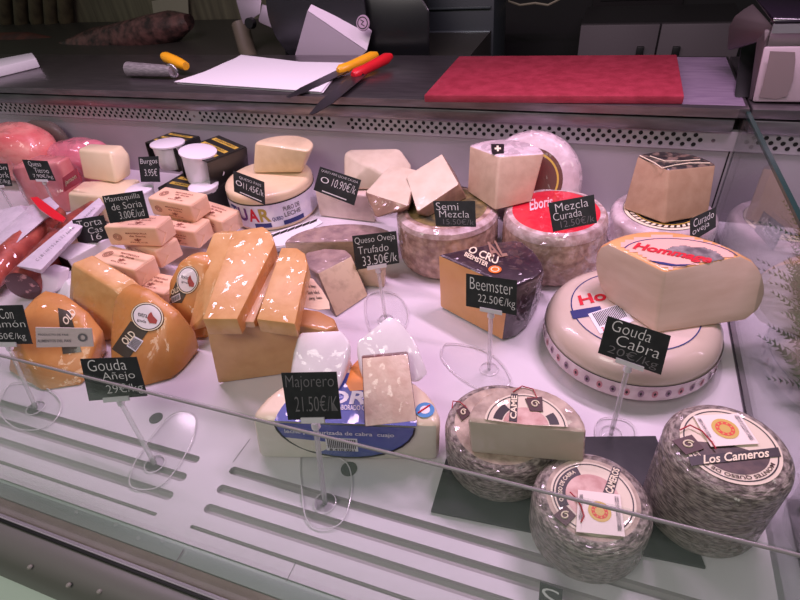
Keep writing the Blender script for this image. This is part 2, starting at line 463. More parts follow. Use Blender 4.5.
# back panel with perforated strip
YW = 1.2
box('back_panel', X0, X1, YW, YW+.03, -.05, .165, panel_grey, case, bev=0)
for x in (.258,):
    box('panel_gap', x-.0015, x+.0015, YW-.0008, YW, .0, .2, black, case, bev=0)
vs = []; fs = []; fm = []
def q4(a, b, c, d, k): 
    n = len(vs); vs.extend([Vector(a), Vector(b), Vector(c), Vector(d)]); fs.append([n, n+1, n+2, n+3]); fm.append(k)
q4((X0, YW-.004, .165), (X1, YW-.004, .165), (X1, YW-.004, .2055), (X0, YW-.004, .2055), 0)
q4((X0, YW-.004, .165), (X1, YW-.004, .165), (X1, YW+.01, .165), (X0, YW+.01, .165), 0)
q4((X0, YW-.004, .2055), (X1, YW-.004, .2055), (X1, YW+.01, .2055), (X0, YW+.01, .2055), 0)
x = X0; col = 0; breaks = [-1.075, -.62, .222, .240, .258]
while x < X1:
    if not any(abs(x-b) < .014 for b in breaks):
        for zz in ((.1765, .1965) if col % 2 else (.1865,)):
            rr = .0046; n = len(vs)
            vs.extend([Vector((x+rr*math.cos(PI*i/4), YW-.0046, zz+rr*math.sin(PI*i/4))) for i in range(8)])
            fs.append(list(range(n, n+8))); fm.append(1)
    x += .0105; col += 1
for b in (-1.075, .222):
    n = len(vs); vs.extend([Vector((b+.004*math.cos(PI*i/4), YW-.0046, .1865+.004*math.sin(PI*i/4))) for i in range(8)]); fs.append(list(range(n, n+8))); fm.append(2)
mk('perforated_strip', vs, fs, [panel_grey, mat('hole_black', (20, 16, 18), .8), steel_d], case, fm)
box('back_rail', X0, .249, YW-.012, YW+.03, .206, .233, steel, case, bev=.003)
box('back_rail', .262, X1, YW-.012, YW+.03, .206, .233, steel, case, bev=.003)
box('worktop', X0, .268, YW-.012, 1.555, .2365, .255, steel_d, case, bev=.0015)
box('worktop', .272, X1, YW-.012, 1.555, .2365, .255, steel_d, case, bev=.0015)
box('worktop_sheen', .13, .262, YW+.004, 1.545, .2551, .2554, mat('painted_sheen', (172, 152, 176), .32, (150, 130, 156), 16, metal=.45, stretch=(1, 6, 6)), case, bev=0)  # thin brighter sheet paints a reflection onto the steel worktop
box('worktop_edge', X0, .25, YW-.0135, YW-.012, .2372, .2544, steel, case, bev=0)
box('worktop_core', X0, X1, YW+.03, 1.55, -.9, .2365, mat('case_body', (60, 58, 58), .6), case, bev=0)
box('case_floor', X0, X1, .17, YW+.03, -.9, -.06, panel_grey, case, bev=0)

# front glass: low pane and the pane above it, and the divider at the right
YG = .168
box('front_glass', X0, X1, YG, YG+.006, .001, .3915, GLASS, case, bev=0)
tube('glass_edge', [(X0, YG+.003, .3922), (X1, YG+.003, .3922)], .0011, mat('glass_edge_grey', (150, 142, 146), .25), case, n=8)
pA, pB = PX(740, 104, .262), PX(800, 230, .262)
d = (pB-pA); pC = pB+d*.9
dv = [Vector((.262, YG+.012, .0)), Vector((.262, YW-.006, .0)), Vector((.262, YW-.006, pA.z-.004)), Vector((.262, pA.y, pA.z)), pB, pC, Vector((.262, YG+.012, max(.05, pC.z-.05)))]
div = thing('glass_divider', 'upright glass divider with dark green cut edge at the right of the cheeses', 'glass panel', (.262, .7, 0))
from_bm('pane', prism_bm(dv, [v+Vector((.007, 0, 0)) for v in dv], bev=0), glassmat('divider_glass', (.90, .93, .92), 1.25, .03, .05), div)
ge = mat('green_glass_edge', (38, 62, 58), .2)
e = [pA, pB, pC]
from_bm('cut_edge', prism_bm([e[0], e[2], e[2]+Vector((0, 0, .006)), e[0]+Vector((0, 0, .006))], [v+Vector((.0075, 0, 0)) for v in (e[0], e[2], e[2]+Vector((0, 0, .006)), e[0]+Vector((0, 0, .006)))], bev=0), ge, div)
box('base_channel', .2605, .2715, .62, YW-.006, .0005, .004, mat('channel_dark', (60, 52, 62), .3), div, bev=0)

plate_m = mat('plate_steel', (176, 164, 176), .5, metal=.55)

# ------------------------------------------------------------------ behind the case
UPV = Vector((0, 0, 1))
counter_m = mat('back_counter', (52, 50, 46), .4)
bc = struct(box('trim_1', -3.2, -.40, 1.60, 2.25, -.9, .225, counter_m, bev=0, origin=(-1.8, 1.9, -.9)))
lw = struct(box('wall_left', -4, -1.05, 2.3, 2.36, -.9, 1.5, wall_g, bev=0, origin=(-2.5, 2.3, -.9)))
# red cutting board
t = [P(424, 95, .2725), P(684.5, 96, .2725), P(677, 54.5, .2725), P(459, 56, .2725)]
redb = mat('red_board', (158, 52, 70), .38, (140, 42, 58), 40, bump=.15, bscale=160)
o = from_bm('cutting_board', prism_bm([Vector((v.x, v.y, .2557)) for v in t], t, bev=.0025), redb, origin=(-.13, 1.43, .2557))
tag(o, 'large red plastic cutting board lying on the steel worktop', 'cutting board')
# white paper sheets
wp = thing('paper_sheets', 'loose stack of large white wrapping paper sheets beside the knives', 'paper', P(260, 78, .2554))
for k, (dz, off) in enumerate(((.0, 0), (.003, 4), (.006, -3))):
    z = .2559+dz
    q = [P(177+off, 84-k, z), P(322+off*.3, 94-k, z), P(345, 63, z), P(300, 62, z), P(241, 55+k, z+.012), P(226-off, 64, z+.006)]
    plate('sheet', q, .0008, paper, wp, up=UPV)
# knives
def knife(label, hcol, h0, h1, b0, tip, wd):
    z = .2700
    a, b = P(*h0, z), P(*h1, z+.012); t = thing('kitchen_knife', label, 'knife', (a+b)/2-Vector((0, 0, .008)), 'knives on the worktop')
    d = (b-a); side = d.cross(UPV).normalized()
    pts = [a-d*.08, a, a+d*.25, a+d*.55, a+d*.85, b]
    hm = tube('handle', pts, .012, hcol, t, n=12, radii=[.009, .0145, .0125, .0135, .0145, .008])
    p, q = P(*b0, z-.005), P(*tip, z-.009); e = (q-p); s2 = e.cross(UPV).normalized()*wd
    pl = [p+s2*.55, p-s2*.55, p+e*.75-s2*.5, q-s2*.1, q+s2*.2, p+e*.7+s2*.55]
    plate('blade', pl, .0018, mat('blade_steel', (96, 92, 98), .3, metal=.85), t, up=UPV)
    lathe('bolster', [(0, 0), (.011, 0), (.011, .008), (0, .008)], p, black, t, n=12)
knife('kitchen knife with a yellow handle, its dark blade across the paper', mat('yellow_handle', (242, 172, 30), .35), (341, 70), (377, 54.5), (343, 71), (288, 98), .036)
knife('kitchen knife with a red handle, blade tip hanging over the worktop edge', mat('red_handle', (218, 30, 44), .35), (356, 74), (391, 56), (360, 75), (312, 115), .036)
# tool with yellow handle
t = thing('slicing_tool', 'metal slicing tool with yellow handle at the left of the worktop', 'kitchen tool', P(155, 76, .2554))
a, b = P(129, 69, .2775), P(172, 71, .2775); d = b-a
tube('steel_barrel', [a, a+d*.1, a+d*.5, a+d*.85, b], .016, mat('barrel_steel', (188, 180, 184), .35, (150, 144, 148), 30, metal=.5, stretch=(2, 8, 8)), t, 14, radii=[.021, .02, .018, .016, .014])
tube('ring', [b+Vector((.017*math.cos(PI*i/8), .0, .017*math.sin(PI*i/8))) for i in range(16)], .004, steel_b, t, 8, closed=True)
a, b = P(163, 56, .3005), P(186, 66, .2825); d = b-a
tube('handle', [a, a+d*.15, a+d*.5, a+d*.8, b], .012, MATS['yellow_handle'], t, 12, radii=[.010, .016, .0165, .015, .012])
# white slab at the left end
t = [P(-40, 66, .2855), P(32, 52.5, .2855), P(36, 58, .2855), P(-40, 76, .2855)]
o = from_bm('plastic_slab', prism_bm([Vector((v.x, v.y, .2556)) for v in t], t, bev=.004), paper, origin=(t[1].x-.2, t[1].y, .2556))
tag(o, 'white plastic slab lying at the far left of the worktop', 'board')
# dried meats on the back counter
meat_d = mat('dried_meat', (38, 24, 24), .5, (104, 70, 66), 26, bump=1, bscale=40, coat=.3, cbump=.3)
def meat(label, pts, radii, y, mt, z=.226):
    v = [PY(px, py, y) for px, py in pts]
    o = tube('dried_meat', v, .05, mt, None, 14, origin=(sum(p.x for p in v)/len(v), y, z), radii=radii)
    for vert in o.data.vertices: vert.co += vert.co.normalized()*.03*noise.noise(vert.co*17)
    tag(o, label, 'cured meat', 'dried meats on the back counter')
meat('dark wrinkled dried ham leg lying across the back counter', [(52, 52), (75, 50), (100, 44), (125, 38), (150, 32), (172, 26), (190, 22)], [.02, .05, .06, .062, .065, .055, .03], 1.86, meat_d)
meat('reddish brown cured sausage behind the white slab at far left', [(-30, 46), (0, 46), (30, 44), (56, 42)], [.04, .055, .05, .02], 1.95, mat('cured_sausage', (92, 44, 34), .5, (60, 30, 28), 18, bump=.6))
# hanging paper / board
o = plate('paper_sheet', [PY(152, 1, 2.27), PY(188, -6, 2.27), PY(189, 18, 2.27), PY(155, 22, 2.27)], .003, mat('dim_paper', (150, 146, 128), .7), None, origin=PY(170, 22, 2.27)); tag(o, 'pale paper sheet pinned on the wall above the dried meat', 'paper')
for k, x in enumerate((2, 18, 33, 48, 62)):
    a, b = PY(x, -40, 2.25), PY(x+5, 34+k % 2*4, 2.25)
    o = tube('hanging_sausage', [a, a.lerp(b, .3), a.lerp(b, .8), b], .03, mat('hanging_skin', (88, 78, 58), .6, (60, 52, 40), 20), None, 12, origin=b, radii=[.03, .034, .036, .01])
    tag(o, 'thin olive brown sausage hanging in the dim left background', 'sausage', 'sausages hanging at the far left')
# slicer
sl = thing('meat_slicer', 'meat slicing machine with bent steel guard plate and round badge behind the paper', 'slicer', (-.72, 1.6, .2554))
shell = mat('slicer_black', (22, 23, 25), .3)
def pyhull(name, pts, mt, parent, bev=.004, zmin=-1):
    v = [PY(*p) for p in pts]
    for p in v: p.z = max(p.z, zmin)
    return from_bm(name, hull_bm(v, bev), mt, parent)
pyhull('body', [(285, 62, 1.62), (430, 62, 1.62), (285, -40, 1.66), (400, -40, 1.66), (430, 10, 1.62), (290, 40, 1.95), (420, 40, 1.95), (420, -30, 1.95)], shell, sl, .01)
plate('guard_plate', [PY(308, 11, 1.585), PY(294, 61, 1.56), PY(355, 61.5, 1.56), PY(367, 51, 1.57)], .004, plate_m, sl)
plate('guard_fold', [PY(308, 11, 1.585), PY(367, 51, 1.57), PY(372, 31, 1.60), PY(350, 14, 1.61), PY(339, -2, 1.615), PY(317, -4, 1.61)], .004, plate_m, sl)
lathe('blade_disc', [(0, .0), (.15, .0), (.165, .012), (.165, .02), (0, .02)], PY(318, 12, 1.612), mat('blade_ring', (74, 74, 78), .25, metal=.8), sl, n=56, M=Matrix.Rotation(math.radians(90), 4, 'X'))
bq = PY(363, 23, 1.555)
Mb = Matrix.Rotation(math.radians(75), 4, 'X')
bd = lathe('badge', [(0, .003), (.019, .003), (.021, 0)], bq, mat('badge_white', (176, 150, 172), .5), sl, n=32, M=Mb)
lathe('badge_ring', [(.0135, .0035), (.0165, .0035)], bq, dark_ink, bd, n=32, M=Mb)
tube('badge_mark', [bq+Mb @ Vector(v) for v in ((-.006, .008, .004), (.004, .004, .004), (-.004, -.003, .004), (.006, -.008, .004))], .0013, dark_ink, bd, 6)
pyhull('carriage', [(236, 0, 1.75), (262, -8, 1.75), (260, 14, 1.72), (243, 25, 1.72), (236, 0, 1.8), (262, -8, 1.8), (260, 14, 1.78)], plate_m, sl, .003)
pyhull('carriage_arm', [(262, 4, 1.72), (284, 10, 1.72), (276, 30, 1.7), (258, 22, 1.7), (262, 4, 1.77), (284, 10, 1.77), (276, 30, 1.74)], plate_m, sl, .004)
tube('carriage_rod', [PY(240, 24, 1.74), PY(247, 50, 1.7), PY(252, 62, 1.66)], .03, mat('rod_olive', (96, 88, 74), .5), sl, 12)
kq = PY(252, 23, 1.70); lathe('knob', [(0, .02), (.016, .02), (.018, 0)], kq, black, sl, n=20, M=Matrix.Rotation(math.radians(80), 4, 'X'))
pyhull('foot', [(290, 66, 1.6), (430, 66, 1.6), (290, 62, 1.62), (430, 60, 1.62), (290, 62, 1.9), (430, 60, 1.9)], shell, sl, .002)
# dark cabinet with a steel rail
cb = thing('dark_cabinet', 'dark blue grey cabinet with a thin steel rail behind the knives', 'cabinet', (-.5, 2.0, -.9))
dg = mat('cabinet_bluegrey', (50, 56, 60), .45)
a, b = PY(425, 60, 1.98), PY(493, 60, 1.98)
box('body', a.x, b.x, 1.98, 2.2, -.9, .33, dg, cb, bev=.004)
c = PY(450, 32, 1.975); box('rail', a.x, b.x-.01, 1.962, 1.979, c.z-.006, c.z+.004, mat('rail_pale', (140, 150, 156), .3, metal=.6), cb, bev=.001)
c = PY(450, 8, 1.975); box('rail', a.x, b.x-.01, 1.968, 1.979, c.z-.003, c.z+.003, mat('rail_dim', (70, 78, 80), .3), cb, bev=.001)
# white cupboard
cu = thing('white_cupboard', 'white cupboard with two doors and black handles behind the cutting board', 'cupboard', (.12, 2.2, -.9))
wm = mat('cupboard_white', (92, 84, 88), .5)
a, b, t = PY(577, 60, 2.2), PY(735, 60, 2.2), PY(640, 23.5, 2.2)
mid = PY(658, 40, 2.2).x
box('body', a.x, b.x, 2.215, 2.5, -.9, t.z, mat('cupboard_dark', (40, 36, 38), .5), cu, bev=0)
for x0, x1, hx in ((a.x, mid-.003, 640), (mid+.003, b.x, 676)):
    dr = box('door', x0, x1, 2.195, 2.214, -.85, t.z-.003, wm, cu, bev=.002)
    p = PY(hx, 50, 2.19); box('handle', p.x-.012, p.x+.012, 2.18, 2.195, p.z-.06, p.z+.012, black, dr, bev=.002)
# dark framed picture
pf = thing('picture_frame', 'dark picture in a thin frame on the back wall', 'picture', PY(638, 10, 2.6))
a, b = PY(592, 9, 2.6), PY(682, 6, 2.6)
box('frame', a.x, b.x, 2.595, 2.62, a.z, a.z+.3, mat('frame_dark', (46, 42, 44), .5), pf, bev=.003)
box('picture', a.x+.03, b.x-.03, 2.59, 2.596, a.z+.03, a.z+.27, black, pf, bev=0)
o = tube('cable', [PY(x, y, 2.3) for x, y in ((508, 1), (520, 5), (535, 3), (548, 5), (560, -1))], .004, mat('cable_tan', (150, 140, 120), .5), None, 6, origin=PY(535, 5, 2.3)); tag(o, 'thin pale cable hanging at the top behind the cutting board', 'cable')
# weighing scale
sc = thing('counter_scale', 'grey counter scale with dark display top at the right end of the worktop', 'scale', P(775, 95, .2553))
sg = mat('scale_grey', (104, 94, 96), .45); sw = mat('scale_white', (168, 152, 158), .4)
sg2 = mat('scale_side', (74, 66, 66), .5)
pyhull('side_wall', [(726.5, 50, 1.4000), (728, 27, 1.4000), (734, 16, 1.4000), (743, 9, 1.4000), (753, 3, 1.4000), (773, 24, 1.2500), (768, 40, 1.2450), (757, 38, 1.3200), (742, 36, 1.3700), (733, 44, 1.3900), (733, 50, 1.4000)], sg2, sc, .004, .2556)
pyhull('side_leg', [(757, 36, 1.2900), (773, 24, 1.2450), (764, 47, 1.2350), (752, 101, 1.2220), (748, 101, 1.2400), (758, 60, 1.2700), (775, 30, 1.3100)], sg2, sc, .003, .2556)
pyhull('body', [(764, 30, 1.2450), (860, 30, 1.2450), (764, 98, 1.2350), (860, 98, 1.2350), (770, 20, 1.5), (860, 20, 1.5), (760, 80, 1.5), (860, 80, 1.5)], sg, sc, .004, .2556)
pyhull('front_panel', [(764, 46.5, 1.2300), (880, 45.5, 1.2300), (752, 102, 1.2180), (880, 103, 1.2180), (764, 47, 1.2450), (880, 45.5, 1.2450), (753, 101, 1.2350), (880, 102, 1.2350)], sw, sc, .004, .2556)
plate('panel_recess', [PY(*p, 1.2175) for p in ((770, 51), (795, 52), (795.5, 60), (793, 80), (787, 96), (777, 99), (759, 97), (763, 84), (768, 62))], .001, mat('recess_grey', (128, 114, 114), .5), sc)
pyhull('display_lid', [(773, 23, 1.2350), (900, 21, 1.2350), (773, 17, 1.2400), (750, -8, 1.4400), (900, -8, 1.4400), (773, 23, 1.2600), (755, 0, 1.4400)], mat('display_dark', (30, 22, 34), .2, coat=.5), sc, .003, .2556)
plate('lid_trim', [PY(*p, 1.232) for p in ((773, 24), (880, 22.5), (880, 32), (771, 33))], .003, steel_b, sc)
pyhull('arch_shade', [(733, 100, 1.2500), (752, 101, 1.2500), (742, 38, 1.4300), (760, 38, 1.4300), (733, 98, 1.4100), (752, 98, 1.4100)], black, sc, .004, .2556)  # black block stands in for the shade inside the open arch

# ------------------------------------------------------------------ cheeses: shared shapes
deck0 = .0008
def rotm(rz, rx, ry): return Matrix.Rotation(rz, 4, 'Z') @ Matrix.Rotation(rx, 4, 'X') @ Matrix.Rotation(ry, 4, 'Y')
paste_w = mat('paste_white', (226, 210, 188), .48, (216, 198, 174), 30, coat=.25, cbump=.15)
paste_c = mat('paste_cream', (232, 210, 168), .45, (222, 198, 154), 30, coat=.5, cbump=.15, cscale=30)
paste_p = mat('paste_pink', (226, 196, 172), .45, (214, 182, 158), 45, bump=.15, bscale=90, coat=.5, cbump=.2, cscale=30)
paste_s = mat('paste_sheep', (188, 156, 128), .5, (176, 142, 114), 40, bump=.15, bscale=120, coat=.4, cbump=.2)
gouda_m = mat('aged_gouda', (226, 176, 118), .42, (214, 158, 98), 30, bump=.12, bscale=90, coat=.45, cbump=.3, cscale=50)
gouda_r = mat('aged_gouda_rind', (212, 150, 86), .40, (200, 132, 68), 18, coat=.6, cbump=.35, cscale=45)
gouda_b = mat('gouda_block_paste', (214, 164, 112), .5, (202, 150, 98), 24, bump=.15, bscale=70, coat=.4, cbump=.15)
film_rim = mat('film_rim', (222, 200, 200), .45, (176, 146, 140), 60, bump=.5, bscale=70, coat=.9, cbump=.8, cscale=45)
goat = mat('goat_rind', (212, 194, 180), .28, (206, 186, 170), 10, coat=.7, cbump=.04, cscale=20)
grey_r = mat('grey_rind', (170, 158, 150), .6, (92, 82, 78), 110, bump=.9, bscale=150, coat=.6, cbump=.7, cscale=60, lo=.38, hi=.62, stretch=(1, 1, 4))
grey_t = mat('grey_rind_top', (206, 186, 168), .55, (160, 140, 126), 50, bump=.5, bscale=90, coat=.9, cbump=.8, cscale=55)
wrap_r = mat('wrapped_rind', (206, 176, 160), .5, (148, 116, 104), 60, bump=.5, bscale=70, coat=.8, cbump=.7, cscale=40)
wrap_p = mat('wrapped_white_rind', (224, 206, 212), .4, (196, 172, 178), 26, bump=.4, bscale=50, coat=.9, cbump=.9, cscale=38)
truf = mat('truffle_rind', (150, 130, 118), .55, (116, 98, 92), 40, bump=.5, bscale=80, coat=.6, cbump=.4)
truf_p = mat('truffle_paste', (214, 190, 158), .5, (182, 158, 130), 50, coat=.6, cbump=.3, lo=.5, hi=.75)
film = glassmat('cling_film', (.97, .96, .97), 1.3, .12, .03)

def wheel(name, label, x, y, z, R, h, mt, group=None, e=.16, topm=None, bulge=0):
    t = thing(name, label, 'cheese', (x, y, z), group)
    r = e*h; pr = [(0, 0), (R-r, 0)]
    for i in range(1, 5): a = -PI/2+PI/2*i/4; pr.append((R-r+r*math.cos(a), r+r*math.sin(a)))
    for i in range(1, 5): pr.append((R+bulge*math.sin(PI*i/5), r+(h-2*r)*i/5))
    for i in range(0, 5): a = PI/2*i/4; pr.append((R-r+r*math.cos(a), h-r+r*math.sin(a)))
    k = len(pr); pr += [((R-r)*.8, h), (0, h)]
    if topm:
        lathe('rind', pr[:k], (x, y, z), mt, t, n=72)
        lathe('top_face', pr[k-1:], (x, y, z), topm, t, n=72)
    else: lathe('body', pr, (x, y, z), mt, t, n=72)
    return t
def disc(name, x, y, z, r0, r1, mt, parent, a0=0, a1=2*PI):
    return lathe(name, [(r1, 0), (r0, 0)], (x, y, z), mt, parent, n=64, a0=a0, a1=a1)
def arc_between(A, L, R, n):
    """points from L to R around A"""
    lv, rv = L-A, R-A; al, ar = math.atan2(lv.y, lv.x), math.atan2(rv.y, rv.x)
    if al < ar: al += 2*PI
    if al-ar > 2*PI: al -= 2*PI
    o = []
    for i in range(n+1):
        t = i/n; a = al+(ar-al)*t; r = math.hypot(lv.x, lv.y)*(1-t)+math.hypot(rv.x, rv.y)*t
        o.append(Vector((A.x+r*math.cos(a), A.y+r*math.sin(a), A.z)))
    return o
def wedge(name, label, AB, LB, RB, AT, LT, RT_, z0, z1, mp, mr, mt=None, group=None, bev=.005, n=10, bulge=0):
    b = [P(*v, z0) for v in (AB, LB, RB)]; t = [P(*v, z1) for v in (AT, LT, RT_)]
    bot = [b[0]]+arc_between(*b, n); top = [t[0]]+arc_between(*t, n); k = len(bot)
    mids = []
    if bulge:
        for i in range(1, 8):
            s = i/8; r_ = [a.lerp(c, s) for a, c in zip(bot, top)]; ap = r_[0]; kk = 1+bulge*math.sin(PI*s)**.6
            mids.append([ap]+[Vector((ap.x+(v.x-ap.x)*kk, ap.y+(v.y-ap.y)*kk, v.z)) for v in r_[1:]])
        mids = [m_[::-1] for m_ in mids]
    bot.reverse(); top.reverse()
    sm = [1]*k; sm[k-2] = 0; sm[k-1] = 0
    r = thing(name, label, 'cheese', (b[0]+b[1]+b[2])/3, group)
    parts = [('cut_face', mp), ('rind', mr)]
    if mt: parts.append(('top_face', mt))
    split(prism_bm(bot, top, sm, 2 if mt else 1, 1, bev, 3, mids), parts, r)
    return r, top
def half(name, label, LB, RB, LT, RT_, z0, z1, mp, mr, depth=1.0, group=None, bev=.006, n=16, mt=None):
    b = [P(*v, z0) for v in (LB, RB)]; t = [P(*v, z1) for v in (LT, RT_)]
    def ring(l, r):
        c = (l+r)/2; u = (r-l)/2; v = Vector((-u.y, u.x, 0))*depth
        return [c+u*math.cos(PI*i/n)+v*math.sin(PI*i/n) for i in range(n+1)]
    bot, top = ring(*b), ring(*t); k = len(bot)
    sm = [1]*k; sm[k-1] = 0
    r = thing(name, label, 'cheese', (b[0]+b[1])/2+Vector((0, .03, 0)), group)
    parts = [('cut_face', mp), ('rind', mr)]
    if mt: parts.append(('top_face', mt))
    split(prism_bm(bot, top, sm, 2 if mt else 1, 1, bev, 3), parts, r)
    return r, top
def pxhull(name, pts, mt, parent=None, back=(0, 0, 0), bev=.005, seg=3, origin=None):
    v = [P(*p) for p in pts]
    b = Vector(back)
    if b.length > 0: v += [p+b for p in v]
    return from_bm(name, hull_bm(v, bev, seg), mt, parent, origin)
def single(o, label, cat, group=None): return tag(o, label, cat, group)
def base_of(pts, z): 
    v = [P(p[0], p[1], p[2]) for p in pts]; return Vector((sum(a.x for a in v)/len(v), sum(a.y for a in v)/len(v), z))
def piece(name, label, pts, mt, group=None, back=(0, 0, 0), bev=.005, cat='cheese', seg=3):
    z = min(p[2] for p in pts)+min(0, back[2])
    org = base_of(pts, z)
    o = pxhull(name, pts, mt, None, back, bev, seg, origin=org)
    return tag(o, label, cat, group)
def piece_t(name, label, pts, mt, group=None, back=(0, 0, 0), bev=.005, cat='cheese', part='body', seg=3):
    if 'packet' in name: cat = 'packet'; part = 'wrapper'
    z = min(p[2] for p in pts)+min(0, back[2])
    t = thing(name, label, cat, base_of(pts, z), group)
    pxhull(part, pts, mt, t, back, bev, seg); return t

# ------------------------------------------------------------------ right group: grey farmhouse wheels on slate
q = qpx([(432, 512), (449, 463), (655, 434), (700, 470), (720, 560), (530, 545)], .0035)
sl_pts = [P(431, 513, .0), P(452, 440, .0), P(655, 438, .0), P(705, 570, .0)]
o = from_bm('slate_board', prism_bm([v+Vector((0, 0, deck0)) for v in sl_pts], [v+Vector((0, 0, .0055)) for v in sl_pts], bev=.001), mat('slate', (40, 42, 46), .5, (52, 54, 56), 30), origin=(sum(v.x for v in sl_pts)/4, sum(v.y for v in sl_pts)/4, deck0))
tag(o, 'thin dark slate board under the grey rinded wheels', 'slate board')
SZ = .0062
def dop_tag(parent, q, z, string=True):
    """square white tag with an orange and yellow sun seal"""
    Q = qpx(q, z); t = plate('paper_tag', Q, .0008, mat('tag_white', (240, 226, 218), .55), parent, up=UPV)
    c = quad_map(Q)(.5, .52); r = (Q[1]-Q[0]).length*.27
    lathe('seal', [(r, .0012), (r*.72, .0012)], c, gold, t, n=28)
    lathe('seal_ring', [(r*.72, .0013), (r*.42, .0013)], c, mat('seal_red', (216, 66, 40), .5), t, n=28)
    lathe('seal_heart', [(r*.42, .0013), (0, .0013)], c, gold, t, n=20)
    for i in range(10):
        a = 2*PI*i/10; lathe('seal_star', [(r*.08, .0014), (0, .0014)], c+Vector((r*.57*math.cos(a), r*.57*math.sin(a), 0)), gold, t, n=6)
    writing('tag_print', [('CONSEJO', .04, .06, .12, .9)], Q, ink_grey, t, .0016); writing('tag_print', [('REGULADOR', .86, .1, .95, .95)], Q, ink_grey, t, .0016)
    return t
def leather(parent, q, z):
    Q = qpx(q, z); t = plate('brown_tag', Q, .0009, brown_ink, parent, up=UPV)
    f = quad_map(Q); nn = Vector((0, 0, .0016))
    tube('tag_mark', [f(.5+.28*math.cos(a)*(1-a/12), .5+.28*math.sin(a)*(1-a/12))+nn for a in [i*.5 for i in range(16)]], .0009, cream_ink, t, 5)
    return t
# front wheel
wf = wheel('grey_rind_cheese', 'small grey rinded cheese wheel at the front edge of the slate', .0536, .3754, SZ, .0675, .078, grey_r, 'grey farmhouse wheels', .2, grey_t)
zt = SZ+.078+.0008
lb = disc('round_label', .0536, .3754, zt, 0, .047, mat('label_cream', (226, 212, 190), .5, coat=.5, cbump=.3), wf)
disc('label_ring', .0536, .3754, zt+.0003, .043, .0445, dark_ink, lb)
disc('label_arc', .0536, .3754, zt+.0003, .030, .041, dark_ink, lb, math.radians(120), math.radians(215))
disc('label_picture', .0536, .3754, zt+.0003, 0, .030, mat('label_blush', (222, 186, 176), .5, (190, 140, 130), 60), lb)
arc_writing('label_print', 'QUESO DE CABRA', (.0536, .3754, zt+.0006), .033, math.radians(205), math.radians(128), .0055, cream_ink, lb)
Q = qpx([(613, 466), (621, 469), (613, 497), (603, 492)], zt+.0006); bl = plate('label_band', Q, .0004, dark_ink, lb, up=UPV)
writing('band_print', [('CAMEROS', .05, .1, .95, .9)], [Q[3], Q[0], Q[1], Q[2]], cream_ink, lb, .001, .03)
dop_tag(wf, [(578, 490), (620, 495), (625, 537), (576, 532)], zt+.002)
leather(wf, [(553, 516), (565.5, 505.5), (576, 516), (566, 526.5)], zt+.001)
tube('red_string', [P(x, y, zt+.004) for x, y in ((570, 492), (576, 498), (581, 506), (584, 516), (581, 522))], .0009, mat('string_red', (170, 30, 44), .6), wf, 6)
# tall right wheel
xR, yR, RR, hR = .1845, .4435, .0655, .137
wr = wheel('grey_rind_cheese', 'tall grey cheese wheel with white square tag beside the glass divider', xR, yR, SZ, RR, hR, grey_r, 'grey farmhouse wheels', .12, grey_t)
zt = SZ+hR+.0008
lb = disc('round_label', xR, yR, zt, 0, .05, MATS['label_cream'], wr)
disc('label_ring', xR, yR, zt+.0003, .045, .0465, dark_ink, lb)
disc('label_picture', xR, yR, zt+.0003, 0, .038, mat('label_dark_field', (54, 40, 40), .5, (90, 70, 64), 80), lb, PI*1.05, PI*1.95)
Q = qpx([(688, 457), (778, 447.5), (781, 456.5), (691, 466)], zt+.0006); plate('label_band', Q, .0005, dark_ink, lb, up=UPV)
writing('band_print', [('Los Cameros', .14, .02, .88, .98, .3)], Q, cream_ink, lb, .0012, .02)
arc_writing('label_print', 'MONTES QUESO DE CABRA', (xR, yR, zt+.0006), .0385, math.radians(340), math.radians(200), .005, brown_ink, lb)
dop_tag(wr, [(693, 416), (739, 414), (759, 444), (711, 447)], zt+.002)
leather(wr, [(672, 441), (691.5, 435), (704, 449), (686, 455)], zt+.0012)
tube('red_string', [P(x, y, zt+.004) for x, y in ((680, 430), (690, 425), (702, 431), (712, 442), (716, 449))], .0009, MATS['string_red'], wr, 6)
# back wheel and the half on it
xB, yB, RB_ = -.066, .4555, .0765
wb = wheel('grey_rind_cheese', 'grey cheese wheel at the back of the slate carrying a cut half', xB, yB, SZ, RB_, .073, grey_r, 'grey farmhouse wheels', .18, grey_t)
leather(wb, [(456, 411), (465, 405), (471, 414), (462, 421)], SZ+.0745)
tube('red_string', [P(x, y, SZ+.075) for x, y in ((452, 408), (453, 401), (460, 402), (467, 408))], .0008, MATS['string_red'], wb, 6)
zc0 = SZ+.0738; zc1 = zc0+.046
hb, tp = half('half_cheese', 'cut half of a grey rinded cheese lying on a wheel, pale cut face forward', (470, 454), (585, 465), (467, 420), (587, 431), zc0, zc1, mat('goat_paste', (186, 174, 160), .5, (176, 162, 146), 20, coat=.5, cbump=.2), grey_t, .92, mt=grey_t)
L, R_ = P(467, 420, zc1), P(587, 431, zc1); c = (L+R_)/2; an = math.atan2(R_.y-L.y, R_.x-L.x); rr = (R_-L).length/2
lb = disc('round_label', c.x, c.y, zc1+.0009, 0, rr*.7, MATS['label_cream'], hb, an+.06, an+PI-.06)
disc('label_arc', c.x, c.y, zc1+.0012, rr*.40, rr*.56, dark_ink, lb, an+.12, an+.6)
disc('label_arc', c.x, c.y, zc1+.0012, rr*.40, rr*.56, dark_ink, lb, an+2.3, an+3.0)
disc('label_ring', c.x, c.y, zc1+.0012, rr*.64, rr*.66, dark_ink, lb, an+.06, an+PI-.06)
disc('label_picture', c.x, c.y, zc1+.0012, 0, rr*.38, MATS['label_blush'], lb, an+.1, an+PI-.1)
Q = qpx([(511, 394), (518, 394), (517, 422), (509, 421)], zc1+.0015); plate('label_band', Q, .0004, dark_ink, lb, up=UPV)
